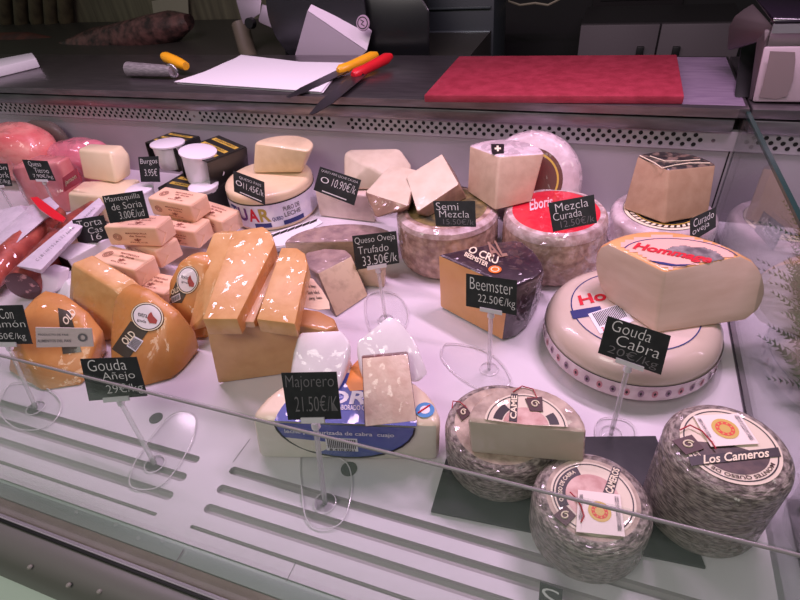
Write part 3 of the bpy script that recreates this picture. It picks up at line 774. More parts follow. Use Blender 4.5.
writing('band_print', [('CAME', .08, .08, .92, .92)], [Q[3], Q[0], Q[1], Q[2]], cream_ink, lb, .001, .03)
leather(hb, [(525, 399), (542, 397), (543, 412), (530, 411)], zc1+.0015)
tube('red_string', [P(x, y, zc1+.002) for x, y in ((513, 392), (522, 386), (533, 389), (537, 398), (527, 398))], .0008, MATS['string_red'], hb, 6)

# ------------------------------------------------------------------ big goat gouda wheel, wedge on it
xG, yG, RG, hG = .0941, .7351, .136, .085
wg = wheel('goat_gouda_cheese', 'large cream goat cheese wheel with printed side band, carrying a cut half', xG, yG, .004, RG, hG-.004, goat, None, .42)
lathe('side_band', [(RG+.0008, .016), (RG+.0014, .022), (RG+.0014, .040), (RG+.0008, .046)], (xG, yG, .004), mat('band_pale', (228, 208, 212), .35, (205, 180, 186), 40, coat=.6, cbump=.4), wg, n=96)
bnd = lathe('band_line', [(RG+.0009, .0455), (RG+.0009, .0475)], (xG, yG, .004), dark_ink, wg, n=96)
vs = []; fs = []; fm = []
for i in range(44):
    a = 2*PI*i/44
    n = len(vs)
    for j in range(12):
        t = 2*PI*j/12; vs.append(Vector((xG+(RG+.002)*math.cos(a+.033*math.cos(t)), yG+(RG+.002)*math.sin(a+.033*math.cos(t)), .035+.0075*math.sin(t))))
    fs.append(list(range(n, n+12))); fm.append(i % 2)
    n = len(vs)
    for j in range(4):
        t = 2*PI*j/4; vs.append(Vector((xG+(RG+.0023)*math.cos(a+.016*math.cos(t)), yG+(RG+.0023)*math.sin(a+.016*math.cos(t)), .035+.004*math.sin(t))))
    fs.append(list(range(n, n+4))); fm.append(2)
mk('band_print', vs, fs, [mat('band_mauve', (150, 120, 140), .5), mat('band_rose', (196, 130, 140), .5), dark_ink], wg, fm)
lathe('wrapper_skirt', [(RG+.001, .016), (RG+.005, .008), (RG+.012, -.0025)], (xG, yG, .004), film, wg, n=72)
zl = hG+.0006
lb = disc('round_label', xG, yG, zl, 0, .098, mat('label_ivory', (216, 196, 186), .35, coat=.5, cbump=.05), wg)
disc('label_ring', xG, yG, zl+.0003, .0965, .0985, navy, lb)
Q = qpx([(579, 295), (612, 287), (622, 300), (583, 308)], zl+.0006); writing('label_name', [('Hommage', -.05, .0, 2.4, .95)], Q, red, lb, .0004, .03)
Q = qpx([(570, 311), (600, 306), (604, 314), (573, 319)], zl+.0006); plate('label_stripe', Q, .0002, navy, lb, up=UPV)
Q = qpx([(588, 314), (622, 303), (634, 321), (600, 334)], zl+.0008); bc_ = plate('barcode', Q, .0003, paper, lb, up=UPV)
writing('barcode_bars', [('||||||||||||||||||', .1, .3, .9, .95)], Q, dark_ink, bc_, .0008, .03)
writing('barcode_number', [('7 10 2 04', .1, .05, .7, .22)], Q, red, bc_, .0008, .02)
# wedge
z0, z1 = hG+.0012, .178
wh, tp = wedge('cut_goat_cheese', 'big cut half of cream goat cheese resting on the large goat cheese wheel', (655, 334), (607, 300), (746, 321), (665, 271), (608, 243), (741, 255), z0, z1, mat('goat_cut', (218, 190, 172), .45, (208, 178, 158), 14, coat=.5, cbump=.25, cscale=25, stretch=(1, 1, 4)), mat('goat_orange_rind', (232, 176, 116), .35, (222, 160, 100), 12, coat=.6, cbump=.1), bev=.005, bulge=.27)
bv = surface(wh)
lbm = mat('label_pinkish', (236, 186, 172), .4, coat=.5, cbump=.1)
gx, gy = 30, 18; q = [(612, 230), (742, 230), (742, 275), (612, 275)]; f = pxmap(q)
pts = [f(i/gx, j/gy) for j in range(gy+1) for i in range(gx+1)]
inside = lambda p: ((p[0]-682)/66)**2+((p[1]-258-(p[0]-682)*.10)/21)**2 < 1
fs = [[j*(gx+1)+i, j*(gx+1)+i+1, (j+1)*(gx+1)+i+1, (j+1)*(gx+1)+i] for j in range(gy) for i in range(gx) if inside(f((i+.5)/gx, (j+.5)/gy))]
decal('round_label', bv, pts, fs, lbm, wh, .0007, .8)
decal_oval('label_line', bv, (682, 258), 60, 18.5, .10, navy, wh, .0012, .975, 1, 60, .8)
pic = [(664, 251), (672, 247), (684, 246), (694, 248), (704, 248), (716, 252), (724, 259), (716, 263), (704, 262), (690, 259), (676, 257)]
decal_poly('label_picture', bv, pic, mat('label_grey', (92, 84, 88), .5, (150, 140, 140), 60), wh, .0013, .8)
decal_text('label_name', bv, [('Hommage', 0.0, .0, 1.0, 1.0, .15)], [(636, 243), (714, 257.5), (708, 265.5), (631, 251)], red, wh, .0018, .04)
plate('label_ring', [P(x, y, z1+.0014) for x, y in ((648, 260), (660, 264), (672, 266), (686, 265.5), (700, 262), (690, 264.2), (676, 264.4), (662, 262))], .0002, navy, wh, up=UPV)

# ------------------------------------------------------------------ upper right: cured sheep wedge on its wheel
wc = wheel('white_rind_cheese', 'white rinded wheel with black patterned top under the cured wedge', .150, 1.090, deck0, .104, .074, wrap_p, 'wheels along the back', .2)
lb = disc('round_label', .150, 1.090, .0757, 0, .080, mat('label_black', (30, 26, 30), .4, coat=.5, cbump=.1), wc)
disc('label_ring', .150, 1.090, .076, .072, .079, cream_ink, lb); disc('label_ring', .150, 1.090, .0761, .058, .060, gold, lb)
vs = []; fs = []
for i in range(36):
    a = 2*PI*i/36; n = len(vs)
    for da, r in ((0, .062), (.1, .062), (.05, .070), (-.05, .070)): vs.append(Vector((.150+r*math.cos(a+da), 1.090+r*math.sin(a+da), .0762)))
    fs.append([n, n+1, n+2, n+3])
mk('label_pattern', vs, fs, cream_ink, lb)
z0, z1 = .0775, .176
wv, tp = wedge('sheep_cheese_wedge', 'brown cut wedge of cured sheep cheese standing on the back right wheel', (663.5, 224.5), (622, 209), (709, 216), (668, 169), (637, 155), (717, 164), z0, z1, paste_s, mat('sheep_rind', (190, 156, 122), .5, (170, 136, 104), 40, coat=.4, cbump=.2), mat('top_dark_print', (40, 34, 36), .4, (120, 100, 88), 60, coat=.6, cbump=.2, lo=.5, hi=.6), bev=.006)
A, B, D = P(668, 168, z1+.001), P(645, 154, z1+.001), P(708, 158, z1+.001)
tube('label_ring', [P(x, y, z1+.001) for x, y in ((640, 155.5), (655, 163), (662, 168), (675, 165), (690, 163), (710, 163))], .0012, cream_ink, wv, 5)
tube('label_ring', [P(x, y, z1+.001) for x, y in ((650, 156), (665, 161), (680, 161), (700, 159.5))], .001, cream_ink, wv, 5)

# ------------------------------------------------------------------ mixed cheeses along the back
wm_ = wheel('mixed_cheese', 'wrapped wheel with bright red label in front of the leaning wheel', -.0589, .9641, deck0, .1004, .12, wrap_r, 'wheels along the back', .16, bulge=.002)
lb = disc('round_label', -.0589, .9641, .1216, 0, .088, mat('label_red', (224, 34, 58), .4, coat=.7, cbump=.3), wm_)
lathe('white_collar', [(.1012, .102), (.0995, .113), (.094, .1202), (.084, .1212)], (-.0589, .9641, deck0), film_rim, wm_, n=64)
Q = qpx([(528, 200), (552, 196), (553, 206), (530, 211)], .1224); writing('label_name', [('Eboris', 0, 0, 1, 1, .2)], Q, mat('pink_ink', (246, 196, 206), .5), lb, .0005, .02)
ws = wheel('semi_cured_cheese', 'wrapped brownish wheel under the two cut semi cured pieces', -.2754, .9427, deck0, .1045, .12, wrap_r, 'wheels along the back', .14, bulge=.002)
lathe('top_film', [(.106, .104), (.103, .114), (.092, .1206)], (-.2754, .9427, deck0), film_rim, ws, n=64)
disc('round_label', -.2754, .9427, .1214, 0, .082, mat('label_olive', (54, 56, 44), .5, (150, 130, 80), 30, coat=.6, cbump=.3), ws)
# leaning wrapped wheel
Lm = Matrix.Rotation(math.radians(62), 4, 'X')
c = PY(531, 184, 1.09); c.z = .107
lw_ = thing('leaning_cheese', 'white film wrapped wheel leaning upright on the back panel with dark round label', 'cheese', (c.x, c.y, deck0))
pr = [(0, -.045), (.085, -.045), (.1, -.036), (.106, -.02), (.106, .02), (.1, .036), (.088, .045), (0, .045)]
lathe('body', pr, (c.x, c.y+.01, c.z+.006), wrap_p, lw_, n=64, M=Lm)
fc = Vector((c.x, c.y+.01, c.z+.006))
lb = lathe('round_label', [(.068, .0462), (0, .0462)], fc, mat('label_brown', (96, 44, 40), .4, coat=.5, cbump=.1), lw_, n=48, M=Lm)
lathe('label_ring', [(.06, .0466), (.056, .0466)], fc, gold, lb, n=48, M=Lm)
gv, gf = glyphs('OS', .1, .03)
mk('label_print', [fc+Lm @ Vector((.018+.040*x, -.038+.022*y, .0468)) for x, y in gv], gf, cream_ink, lb)
# standing wedge between the two wheels
z0 = .1235; z1 = .220
wi, tp = wedge('mixed_cheese_wedge', 'pale cut wedge standing on top between the two wrapped back wheels', (495, 211), (467, 192), (532, 202), (499, 156), (469, 145), (545, 153), z0, z1, paste_p, mat('wedge_rind', (214, 186, 158), .5, (196, 164, 138), 30, coat=.6, cbump=.3), wrap_p, bev=.005)
plate('black_sticker', [P(x, y, z1+.001) for x, y in ((491, 144), (504, 144), (504, 153), (492, 154))], .0003, dark_ink, wi, up=UPV)
writing('sticker_print', [('+', .25, .2, .75, .8)], qpx([(491, 144), (504, 144), (504, 153), (492, 154)], z1+.0013), cream_ink, wi, .0006, .05)
# two tilted pieces on the semi cured wheel
def rinded(name, label, face, low, mp, mr, group=None):
    """hull of a lit face (px,py,z) and its rind side; upward faces get the paste"""
    v = [P(*p) for p in face+low]; bm = hull_bm(v, .003, 2)
    f0 = [P(*p) for p in face]; nn = (f0[1]-f0[0]).cross(f0[2]-f0[0]).normalized()
    if nn.dot(CAM-f0[0]) < 0: nn = -nn
    bmesh.ops.recalc_face_normals(bm, faces=bm.faces)
    for f in bm.faces: f.material_index = 0 if f.normal.dot(nn) > .92 else 1
    z = min(p.z for p in v); c = sum(v, Vector())/len(v)
    t = thing(name, label, 'cheese', (c.x, c.y, z), group)
    split(bm, [('cut_face', mp), ('rind', mr)], t); return t
rind_b = mat('brown_rind', (168, 134, 112), .5, (140, 106, 90), 40, bump=.4, bscale=80, coat=.6, cbump=.4)
rinded('semi_cured_piece', 'square cut piece of pale cheese, left of two tilted on the wheel', [(365, 192, .155), (391, 164, .168), (417, 170, .166), (409, 206, .150)], [(369, 205, .1225), (376, 218, .1225), (409, 210, .1225), (418, 184, .1225), (395, 176, .1225)], paste_w, rind_b, 'tilted semi cured pieces')
rinded('semi_cured_piece', 'square cut piece of pale cheese, right of two tilted on the wheel', [(406, 176, .168), (442, 153.5, .192), (459, 184, .168), (417, 212, .142)], [(467, 198, .1225), (428, 217, .1225), (418, 215, .1225), (455, 172, .1225), (414, 195, .1225)], paste_w, rind_b, 'tilted semi cured pieces')
# raw milk cheese: block and wedge on it
lc = [(314, 190), (372, 196), (376, 186), (330, 181)]
t1 = [P(*p, .075) for p in lc]; b1 = [Vector((v.x, v.y, deck0)) for v in t1]
o = from_bm('raw_milk_block', prism_bm(b1, t1, bev=.006, seg=3), mat('marbled_white', (234, 214, 200), .42, (214, 190, 176), 26, coat=.6, cbump=.3), origin=(sum(b1, Vector())/4)); tag(o, 'low white raw milk cheese block behind the truffle cheese', 'cheese')
piece('raw_milk_wedge', 'smooth white cheese wedge lying on the raw milk block', [(344, 153, .142), (350, 149, .142), (400, 148, .142), (412, 165, .115), (368, 166, .135), (364, 190, .078), (344, 190, .078), (345, 165, .11), (408, 190, .078), (405, 175, .078)], paste_w, bev=.006)

# ------------------------------------------------------------------ country wheel with printed band, half on it
xP, yP, RP, hP = -.7735, 1.0498, .1105, .098
wp_ = wheel('country_cheese', 'ivory cheese wheel with colourful letter band at the back left', xP, yP, deck0, RP, hP, mat('ivory_rind', (240, 216, 180), .35, (232, 206, 168), 10, coat=.5, cbump=.08), 'wheels along the back', .12)
lathe('paper_band', [(RP+.001, .012), (RP+.001, .074)], (xP, yP, deck0), mat('band_white', (236, 230, 238), .4, (214, 210, 226), 30, coat=.5), wp_, n=72)
lathe('band_line', [(RP+.0014, .073), (RP+.0014, .0765)], (xP, yP, deck0), dark_ink, wp_, n=72)
for a0, a1 in ((-1.5, -1.12), (-.85, -.35), (-2.7, -1.95)): lathe('band_stripe', [(RP+.0014, .013), (RP+.0014, .025)], (xP, yP, deck0), navy, wp_, n=12, a0=a0, a1=a1)
for s, a, mt in (('T', -2.14, navy), ('U', -1.87, mat('purple_ink', (110, 60, 130), .5)), ('A', -1.60, red), ('R', -1.34, mat('ochre_ink', (176, 150, 60), .5))):
    cyl_writing('band_letter', s, (xP, yP), RP+.0018, a, a+.24, .030, .066, mt, wp_, .03)
cyl_writing('band_small_print', 'QUESO', (xP, yP), RP+.0018, -1.08, -.84, .028, .040, navy, wp_)
cyl_writing('band_small_print', 'PURO DE', (xP, yP), RP+.0018, -.8, -.4, .050, .062, ink_grey, wp_)
cyl_writing('band_small_print', 'LECHE', (xP, yP), RP+.0018, -.8, -.4, .034, .046, ink_grey, wp_)
hp, tp = half('half_country_cheese', 'ivory half cheese standing on the wheel with the letter band', (252, 174), (302, 173.5), (253.5, 142), (309, 151), hP+.002, hP+.074, mat('ivory_paste', (236, 212, 172), .45, (228, 202, 160), 50, bump=.2, bscale=120), MATS['ivory_rind'], .85, bev=.016)

# ------------------------------------------------------------------ black rinded wedge in the middle
zb = ztop((439.5, 307.5), 0, (437.5, 254))
blackr = mat('black_rind', (46, 28, 40), .35, (66, 44, 56), 30, coat=.8, cbump=.4, cscale=60)
b = [P(439.5, 307.5, deck0), P(503, 341.5, deck0), P(517, 335, deck0)]
top = [(437.5, 254), (511, 287), (518, 285), (527, 281), (538, 276.5), (544, 270), (542, 262), (534, 250), (522, 241), (515, 239.5), (500, 241)]
tp = [P(x, y, zb) for x, y in top]
bt = [b[0], b[1], b[2]]+[Vector((v.x, v.y, deck0)) for v in tp[3:]]
bt[1] = P(503, 341.5, deck0); bt[2] = P(516, 337, deck0); bt[3] = P(527, 327, deck0); bt[4] = P(535, 312, deck0); bt[5] = P(540, 300, deck0); bt[6] = P(540, 290, deck0)
k = len(tp); sm = [1]*k; sm[0] = 0; sm[k-1] = 0
we = thing('black_rind_wedge', 'golden cheese wedge with glossy black printed rind in the middle of the deck', 'cheese', (b[0]+b[1])/2+Vector((.03, .04, 0)))
split(prism_bm(bt, tp, sm, 1, 1, .006, 3), [('cut_face', mat('golden_paste', (228, 172, 108), .45, (220, 160, 96), 16, coat=.5, cbump=.1)), ('rind', blackr)], we)
Q = qpx([(483, 243), (500, 240), (508, 256), (492, 259)], zb+.001); writing('rind_print', [('AL', 0, 0, 1, 1)], Q, mat('rind_gold', (150, 116, 100), .5), we, .0008, .02)
Q = qpx([(472, 246), (499, 257), (497, 265), (467, 252)], zb+.001); writing('rind_print', [('O CRU', 0, 0, 1, 1)], Q, cream_ink, we, .0008, .02)
Q = qpx([(466, 252), (489, 263), (487, 267.5), (464, 256)], zb+.001); writing('rind_print', [('BEEMSTER', 0, 0, 1, 1)], Q, cream_ink, we, .0008, .02)
c = P(495, 269.5, zb+.0012); lathe('orange_seal', [(.011, .0004), (0, .0004)], c, orange, we, n=24); lathe('seal_ring', [(.0075, .0007), (.0055, .0007)], c, cream_ink, we, n=24)
bv = surface(we); mk_ink = mat('rind_print', (150, 136, 146), .5)
for i in range(6):
    decal_text('rind_pattern', bv, [('XVXVX', 0, 0, 1, 1, .2)], [(523, 291+i*7), (543-i*.6, 276+i*6), (543-i*.6, 280+i*6), (523, 295+i*7)], mk_ink, we, .0012, -.01)
# ------------------------------------------------------------------ truffle cheeses
zt1 = .085
tr, tp = half('truffle_half', 'grey half wheel of truffle cheese lying behind the truffle wedge', (286, 262), (394, 262), (284, 243), (396, 240), deck0, zt1, truf_p, truf, .62, 'truffle cheeses', .006, mt=mat('truffle_top', (176, 148, 142), .5, (138, 112, 112), 36, bump=.4, bscale=80, coat=.7, cbump=.4))
zt2 = .075
top = [P(x, y, zt2) for x, y in ((317, 273), (352, 255), (345, 249), (325, 248), (306, 252), (300, 262))]
bot = [P(336, 318, deck0), P(369, 296, deck0)]+[Vector((v.x+.01, v.y+.01, deck0)) for v in top[2:]]
tw = thing('truffle_wedge', 'grey topped truffle cheese wedge, marbled cut face beside the orange slabs', 'cheese', sum(bot, Vector())/6, 'truffle cheeses')
split(prism_bm(bot, top, [0, 1, 1, 1, 1, 1], 2, 1, .005, 3), [('cut_face', truf_p), ('rind', truf), ('top_face', MATS['truffle_top'])], tw)
piece('truffle_cut', 'small upright cut of pale truffle cheese behind its price card', [(355, 262, .07), (386, 262, .07), (386, 258, .075), (356, 258, .075), (362, 286, deck0), (384, 288, deck0), (386, 280, deck0), (362, 278, deck0)], truf_p, 'truffle cheeses', bev=.003)

# ------------------------------------------------------------------ soft white cheese with blue label, blocks on it
zf = ztop((258, 459.5), deck0, (250, 420))
flr, tp = half('fresh_goat_half', 'white half wheel with blue printed label at the front of the deck', (258, 460), (440, 462), (250, 418), (441, 425), deck0, zf, mat('fresh_white', (226, 220, 204), .4, (218, 210, 192), 10, coat=.5, cbump=.12), mat('fresh_rind', (236, 216, 190), .4, coat=.6, cbump=.2), .8, bev=.012)
L, R_ = P(250, 418, zf), P(441, 425, zf); c = P(345, 420, zf+.0009); an = math.atan2(R_.y-L.y, R_.x-L.x); rr = (R_-L).length*.37
u = Vector((math.cos(an), math.sin(an), 0)); v = Vector((-u.y, u.x, 0))
lb = plate('blue_label', [c+u*rr*math.cos(PI*i/24)+v*(rr*.95*math.sin(PI*i/24)-.006) for i in range(25)], .0004, blue, flr, up=UPV)
Lb, Rb = P(258, 460, deck0), P(440, 462, deck0); mb = (Lb+Rb)/2; fn = Vector((u.y, -u.x, 0)); 
def face_pt(s, t):      # s along the cut face in metres from its middle, t height fraction
    m0 = (L+R_)/2; p = m0.lerp(mb, 1-t); return p+u*s+fn*.0014
front = [face_pt(rr*1.0*math.cos(PI+PI*i/16)-.0, 0.93+.80*math.sin(PI+PI*i/16)) for i in range(17)]
plate('blue_label_drop', front, .0005, blue, flr, up=fn)
rim = tube('label_rim', [p+fn*.0008 for p in front], .0014, dark_ink, flr, 6)
Q = [face_pt(-.028, .62), face_pt(.018, .62), face_pt(.018, .3), face_pt(-.028, .3)]
bcd = plate('barcode', Q, .0009, paper, flr, up=fn); writing('barcode_bars', [('|||||||||||||||', .06, .25, .94, .95), ('8 410 021', .1, .02, .9, .2)], Q, dark_ink, bcd, .0016, .03)
Q = qpx([(336, 391), (365, 391), (365, 405), (336, 404)], zf+.0016); writing('label_name', [('FLOR', -1.3, 0, 1.05, 1, .15)], Q, paper, flr, .0006, .03)
Q = qpx([(318, 404), (372, 406), (372, 412), (318, 410)], zf+.0016); writing('label_small_print', [('QUESO ELABORADO CON', 0, 0, 1, 1)], Q, paper, flr, .0006)
Q = [face_pt(-.085, .8), face_pt(.07, .8), face_pt(.07, .68), face_pt(-.085, .68)]; writing('label_small_print', [('leche pasteurizada de cabra  cuajo', 0, 0, 1, 1)], Q, paper, flr, .0014)
plate('label_picture', [P(x, y, zf+.0014) for x, y in ((346, 384), (352, 366), (358, 360), (364, 361), (366, 390), (350, 391))], .0003, mat('label_orange', (240, 150, 70), .5), flr, up=UPV)
c2 = P(425, 410, zf+.0012); lathe('round_emblem', [(.013, .0004), (0, .0004)], c2, mat('emblem_blue', (70, 140, 200), .5), flr, n=24); lathe('emblem_heart', [(.007, .0007), (0, .0007)], c2, paper, flr, n=16)
tube('emblem_mark', [P(x, y, zf+.0022) for x, y in ((418, 413), (424, 409), (430, 405))], .0012, red, flr, 5)
zz = zf+.0015
piece('fresh_cheese_block', 'tall white wrapped block standing left on the blue labelled half', [(298, 331, zz+.045), (344, 329, zz+.045), (352, 342, zz+.038), (287, 388, zz), (338, 396, zz), (352, 366, zz), (293, 352, zz+.034), (300, 362, zz)], mat('wrapped_white', (240, 232, 234), .35, (230, 220, 224), 20, coat=.9, cbump=.4, cscale=50), 'white blocks on the blue label', back=(0, 0, 0), bev=.007)
piece('fresh_cheese_block', 'white wrapped block behind the pink rimmed slab', [(354, 345, zz+.03), (387, 314, zz+.050), (399, 317, zz+.048), (416, 338, zz+.034), (431, 374, zz), (420, 384, zz), (362, 384, zz), (360, 370, zz), (385, 352, zz)], MATS['wrapped_white'], 'white blocks on the blue label', bev=.007)
# slab with dark pink rind
ps = thing('pink_rimmed_slab', 'upright cheese slab with thin dark pink rind on the blue label', 'cheese', P(392, 424, zz))
y0 = P(365, 427, zz).y; y1 = P(417, 421, zz).y
pt = lambda x, y, yy: PY(x, y, yy)
fb = [pt(365, 427, y0), pt(417, 421, y1), PY(408, 354, y1+.075), PY(362, 358, y0+.075)]
bk = [v+(v-CAM).normalized()*.024+Vector((0, 0, .006)) for v in fb]
bm = prism_bm(fb, bk, [1, 1, 1, 1], 1, 0, .002, 2)
split(bm, [('cut_face', mat('slab_paste', (238, 212, 192), .4, (224, 192, 172), 60, bump=.2, bscale=120, coat=.8, cbump=.35)), ('rind', mat('slab_rind', (122, 66, 60), .5, (96, 50, 46), 40, coat=.6, cbump=.3))], ps)

# ------------------------------------------------------------------ orange gouda: block, slabs and wedges
zq = ztop((218, 384), deck0, (205, 326))
top = [P(x, y, zq) for x, y in ((205, 326), (296, 324.5), (326, 331), (337, 326), (334, 318), (319, 310.5), (297, 307), (250, 306), (216, 312))]
bot = [P(218, 384, deck0), P(287, 374, deck0)]+[Vector((v.x+.012, v.y+.012, deck0)) for v in top[2:]]
gb = thing('gouda_block', 'large orange gouda block with a small hole, carrying the tilted slabs', 'cheese', sum(bot, Vector())/9)
split(prism_bm(bot, top, [0, 0, 1, 1, 1, 1, 1, 0, 0], 1, 0, .004, 3), [('cut_face', gouda_b), ('rind', mat('gouda_block_rind', (202, 146, 94), .45, (190, 132, 82), 20, coat=.5, cbump=.1))], gb)
f0, f1, f2, f3 = top[0], top[1], bot[1], bot[0]
def gbf(uu, vv): return (f0*(1-uu)+f1*uu)*(1-vv)+(f3*(1-uu)+f2*uu)*vv
nn = (f1-f0).cross(f3-f0).normalized(); nn = nn if nn.dot(CAM-f0) > 0 else -nn
for (uu, vv, s) in ((.47, .42, .006), (.62, .25, .003)):
    p = gbf(uu, vv)+nn*.0006; a = (f1-f0).normalized(); b_ = (f3-f0).normalized()
    plate('hole', [p+a*s*1.2*math.cos(t)+b_*s*.8*math.sin(t) for t in [2*PI*i/14 for i in range(14)]], .0003, mat('hole_brown', (140, 84, 50), .6), gb)
pl = plate('paper_label', [P(x, y, zq+.001) for x, y in ((300, 307), (302, 290), (304, 277), (313, 279), (322, 290), (329, 302), (330, 309), (318, 310))], .0006, mat('label_kraft', (232, 204, 176), .5), gb, up=UPV)
writing('label_print', [('Extra  Belegen', .1, .66, .9, .8), ('Gouda  holland', .1, .42, .9, .56), ('jong  kaas', .1, .18, .9, .32)], qpx([(304, 280), (314, 281), (327, 304), (309, 306)], zq+.0018), dark_ink, pl, .0006)
def slab(label, quad, drop, mt=gouda_m, mr=gouda_r, part=True):
    """slab lying on its side: quad of its upper face, rind on the right side"""
    v = [P(*p) for p in quad]; lo = [p+Vector((.0, .0, -drop)) for p in v]
    n = len(v); sm = [0]*n; sm[1] = 1; sm[2] = 1
    t = thing('gouda_slab', label, 'cheese', sum(lo, Vector())/n, 'gouda slabs on the block')
    split(prism_bm(lo, v, sm, 0, 0, .003, 2), [('cut_face', mt), ('rind', mr)], t); return t
zs = zq+.003
slab('wide orange gouda slab in film, tilted on the block, left of two', [(202, 319, zs+.034), (237, 319, zs+.034), (275, 243, zs+.05), (271, 232, zs+.058), (263, 226, zs+.06), (233, 231, zs+.06)], .032)
slab('narrow orange gouda slab on the block, right of two, with rounded top', [(256, 319, zs+.028), (295, 324, zs+.028), (308, 264, zs+.046), (305, 253, zs+.05), (297, 247.5, zs+.052), (281, 247, zs+.052)], .027)
slab('thin film wrapped gouda slab lying between the two orange slabs', [(226, 321, zs+.014), (254, 322, zs+.014), (279, 262, zs+.022), (276, 252, zs+.026), (272, 250, zs+.026), (262, 256, zs+.024)], .013, mat('slab_pinkish', (232, 190, 150), .4, (222, 172, 132), 30, coat=.9, cbump=.4), gouda_r)
piece('gouda_slab', 'thin leaning gouda slice at the left side of the block', [(188, 330, .03), (194, 331, .03), (203, 318, .06), (233, 233, .15), (213, 233, .15), (206, 250, .13), (200, 300, .06)], gouda_m, 'gouda slabs on the block', back=(.012, .02, -.005), bev=.003)
# front wedges
def faced(name, label, pts, mt, back, bev, group='gouda wedges at the front left'):
    return piece_t(name, label, pts, mt, group, back, bev)
g3 = [(8, 372, deck0), (42, 392, deck0), (82, 386, deck0), (101, 362, deck0), (12, 330, .075), (22, 311, .09), (35, 299, .095), (57, 304, .09), (80, 322, .08), (96, 342, .05)]
t = faced('gouda_wedge', 'rounded orange gouda wedge with white paper strip at the lower left corner', g3, gouda_r, (-.01, .03, -.0), .014)
char = mat('label_char', (70, 62, 52), .45, coat=.5)
def gouda_label(t, strip, name_q, bar_q, oval=None):
    bv = surface(t)
    if strip: decal_quad('dark_label', bv, strip, char, t, .0008)
    if name_q: decal_text('label_print', bv, [('OLD', 0, 0, 1, 1)], name_q, cream_ink, t, .0014, .02)
    if bar_q:
        decal_quad('barcode', bv, bar_q, paper, t, .0013, 4); decal_text('barcode_bars', bv, [('|||||||||', .08, .1, .92, .9)], bar_q, dark_ink, t, .0018, .03)
    if oval:
        c, a_, b_, rot, words = oval
        decal_oval('oval_label', bv, c, a_, b_, rot, dark_ink, t, .0017)
        decal_oval('oval_rim', bv, c, a_*.97, b_*.97, rot, cream_ink, t, .0021, .93, 1)
        decal_oval('oval_paper', bv, c, a_*.84, b_*.84, rot, mat('label_paper', (236, 228, 230), .4, coat=.6), t, .0021)
        for s_, (x0, y0, x1, y1) in words: decal_text('oval_print', bv, [(s_, 0, 0, 1, 1)], [(c[0]+x0, c[1]+y0), (c[0]+x1, c[1]+y0+(x1-x0)*.25), (c[0]+x1, c[1]+y1+(x1-x0)*.25), (c[0]+x0, c[1]+y1)], dark_ink, t, .0027, 0)
        pic = [(c[0]+x*a_, c[1]+y*b_) for x, y in ((.0, .1), (.1, -.2), (.25, -.35), (.38, -.05), (.62, .25), (.55, .5), (.15, .45))]
        decal('oval_picture', bv, pic, [[0, 1, 2, 3, 4, 5, 6]], mat('picture_red', (170, 70, 64), .5), t, .0027)
gouda_label(t, [(58, 308), (70, 312), (82, 352), (63, 354)], [(62, 320), (72, 308), (77, 314), (67, 326)], None)
pS = [PY(x, y, P(40, 384, .0).y-.03) for x, y in ((36, 327), (92, 328), (94, 346), (37, 347))]
ps_ = plate('paper_strip', pS, .001, mat('strip_paper', (226, 206, 206), .55), t)
writing('strip_print', [('PRODUCTO DE PAIS', .05, .62, .6, .72), ('ALIMENTOS DEL PAIS', .03, .28, .64, .42), ('o', .76, .3, .92, .75)], pS, ink_grey, ps_, .0018, .01)
g1 = [(71, 263, .135), (69, 300, .06), (75, 330, .02), (86, 330, .0008), (108, 342, .0008), (112, 288, .105), (128, 302, .08), (130, 330, .01)]
faced('gouda_wedge', 'pointed gouda wedge standing tip up at the left, showing its flat cut face', g1, gouda_m, (.02, .035, -.0), .004)
g2 = [(112, 384, deck0), (140, 389, deck0), (173, 380, deck0), (191, 358, deck0), (110, 345, .03), (112, 300, .095), (122, 288, .11), (140, 296, .11), (168, 318, .085), (186, 340, .04)]
t = faced('gouda_wedge', 'rounded gouda wedge with large oval label beside the price card', g2, gouda_r, (.005, .025, .0), .016)
gouda_label(t, [(131, 321), (150, 329), (128, 360), (112, 349)], [(121, 340), (131, 330), (137, 335), (127, 346)], [(135, 336), (144, 341), (136, 352), (127, 346)], ((148, 317), 16.5, 14, .35, [('extra', (-9, -5, 0, -1)), ('gouda', (-10, 1, -1, 5))]))
g4 = [(168, 312, .03), (178, 340, deck0), (207, 340, deck0), (206, 300, .04), (168, 281, .10), (178, 261, .125), (192, 256, .13), (206, 264, .12), (210, 280, .08)]
t = faced('gouda_wedge', 'gouda wedge with oval label tucked between butter packs and the slabs', g4, gouda_r, (.01, .03, 0), .010)
gouda_label(t, [(176, 282), (188, 290), (182, 303), (168, 303)], [(171, 290), (180, 286), (180, 291), (172, 295)], [(172, 297), (180, 293), (181, 299), (173, 303)], ((188, 280), 11, 14, .2, [('extra', (-6, -5, 3, -2)), ('gouda', (-6, 0, 3, 3))]))

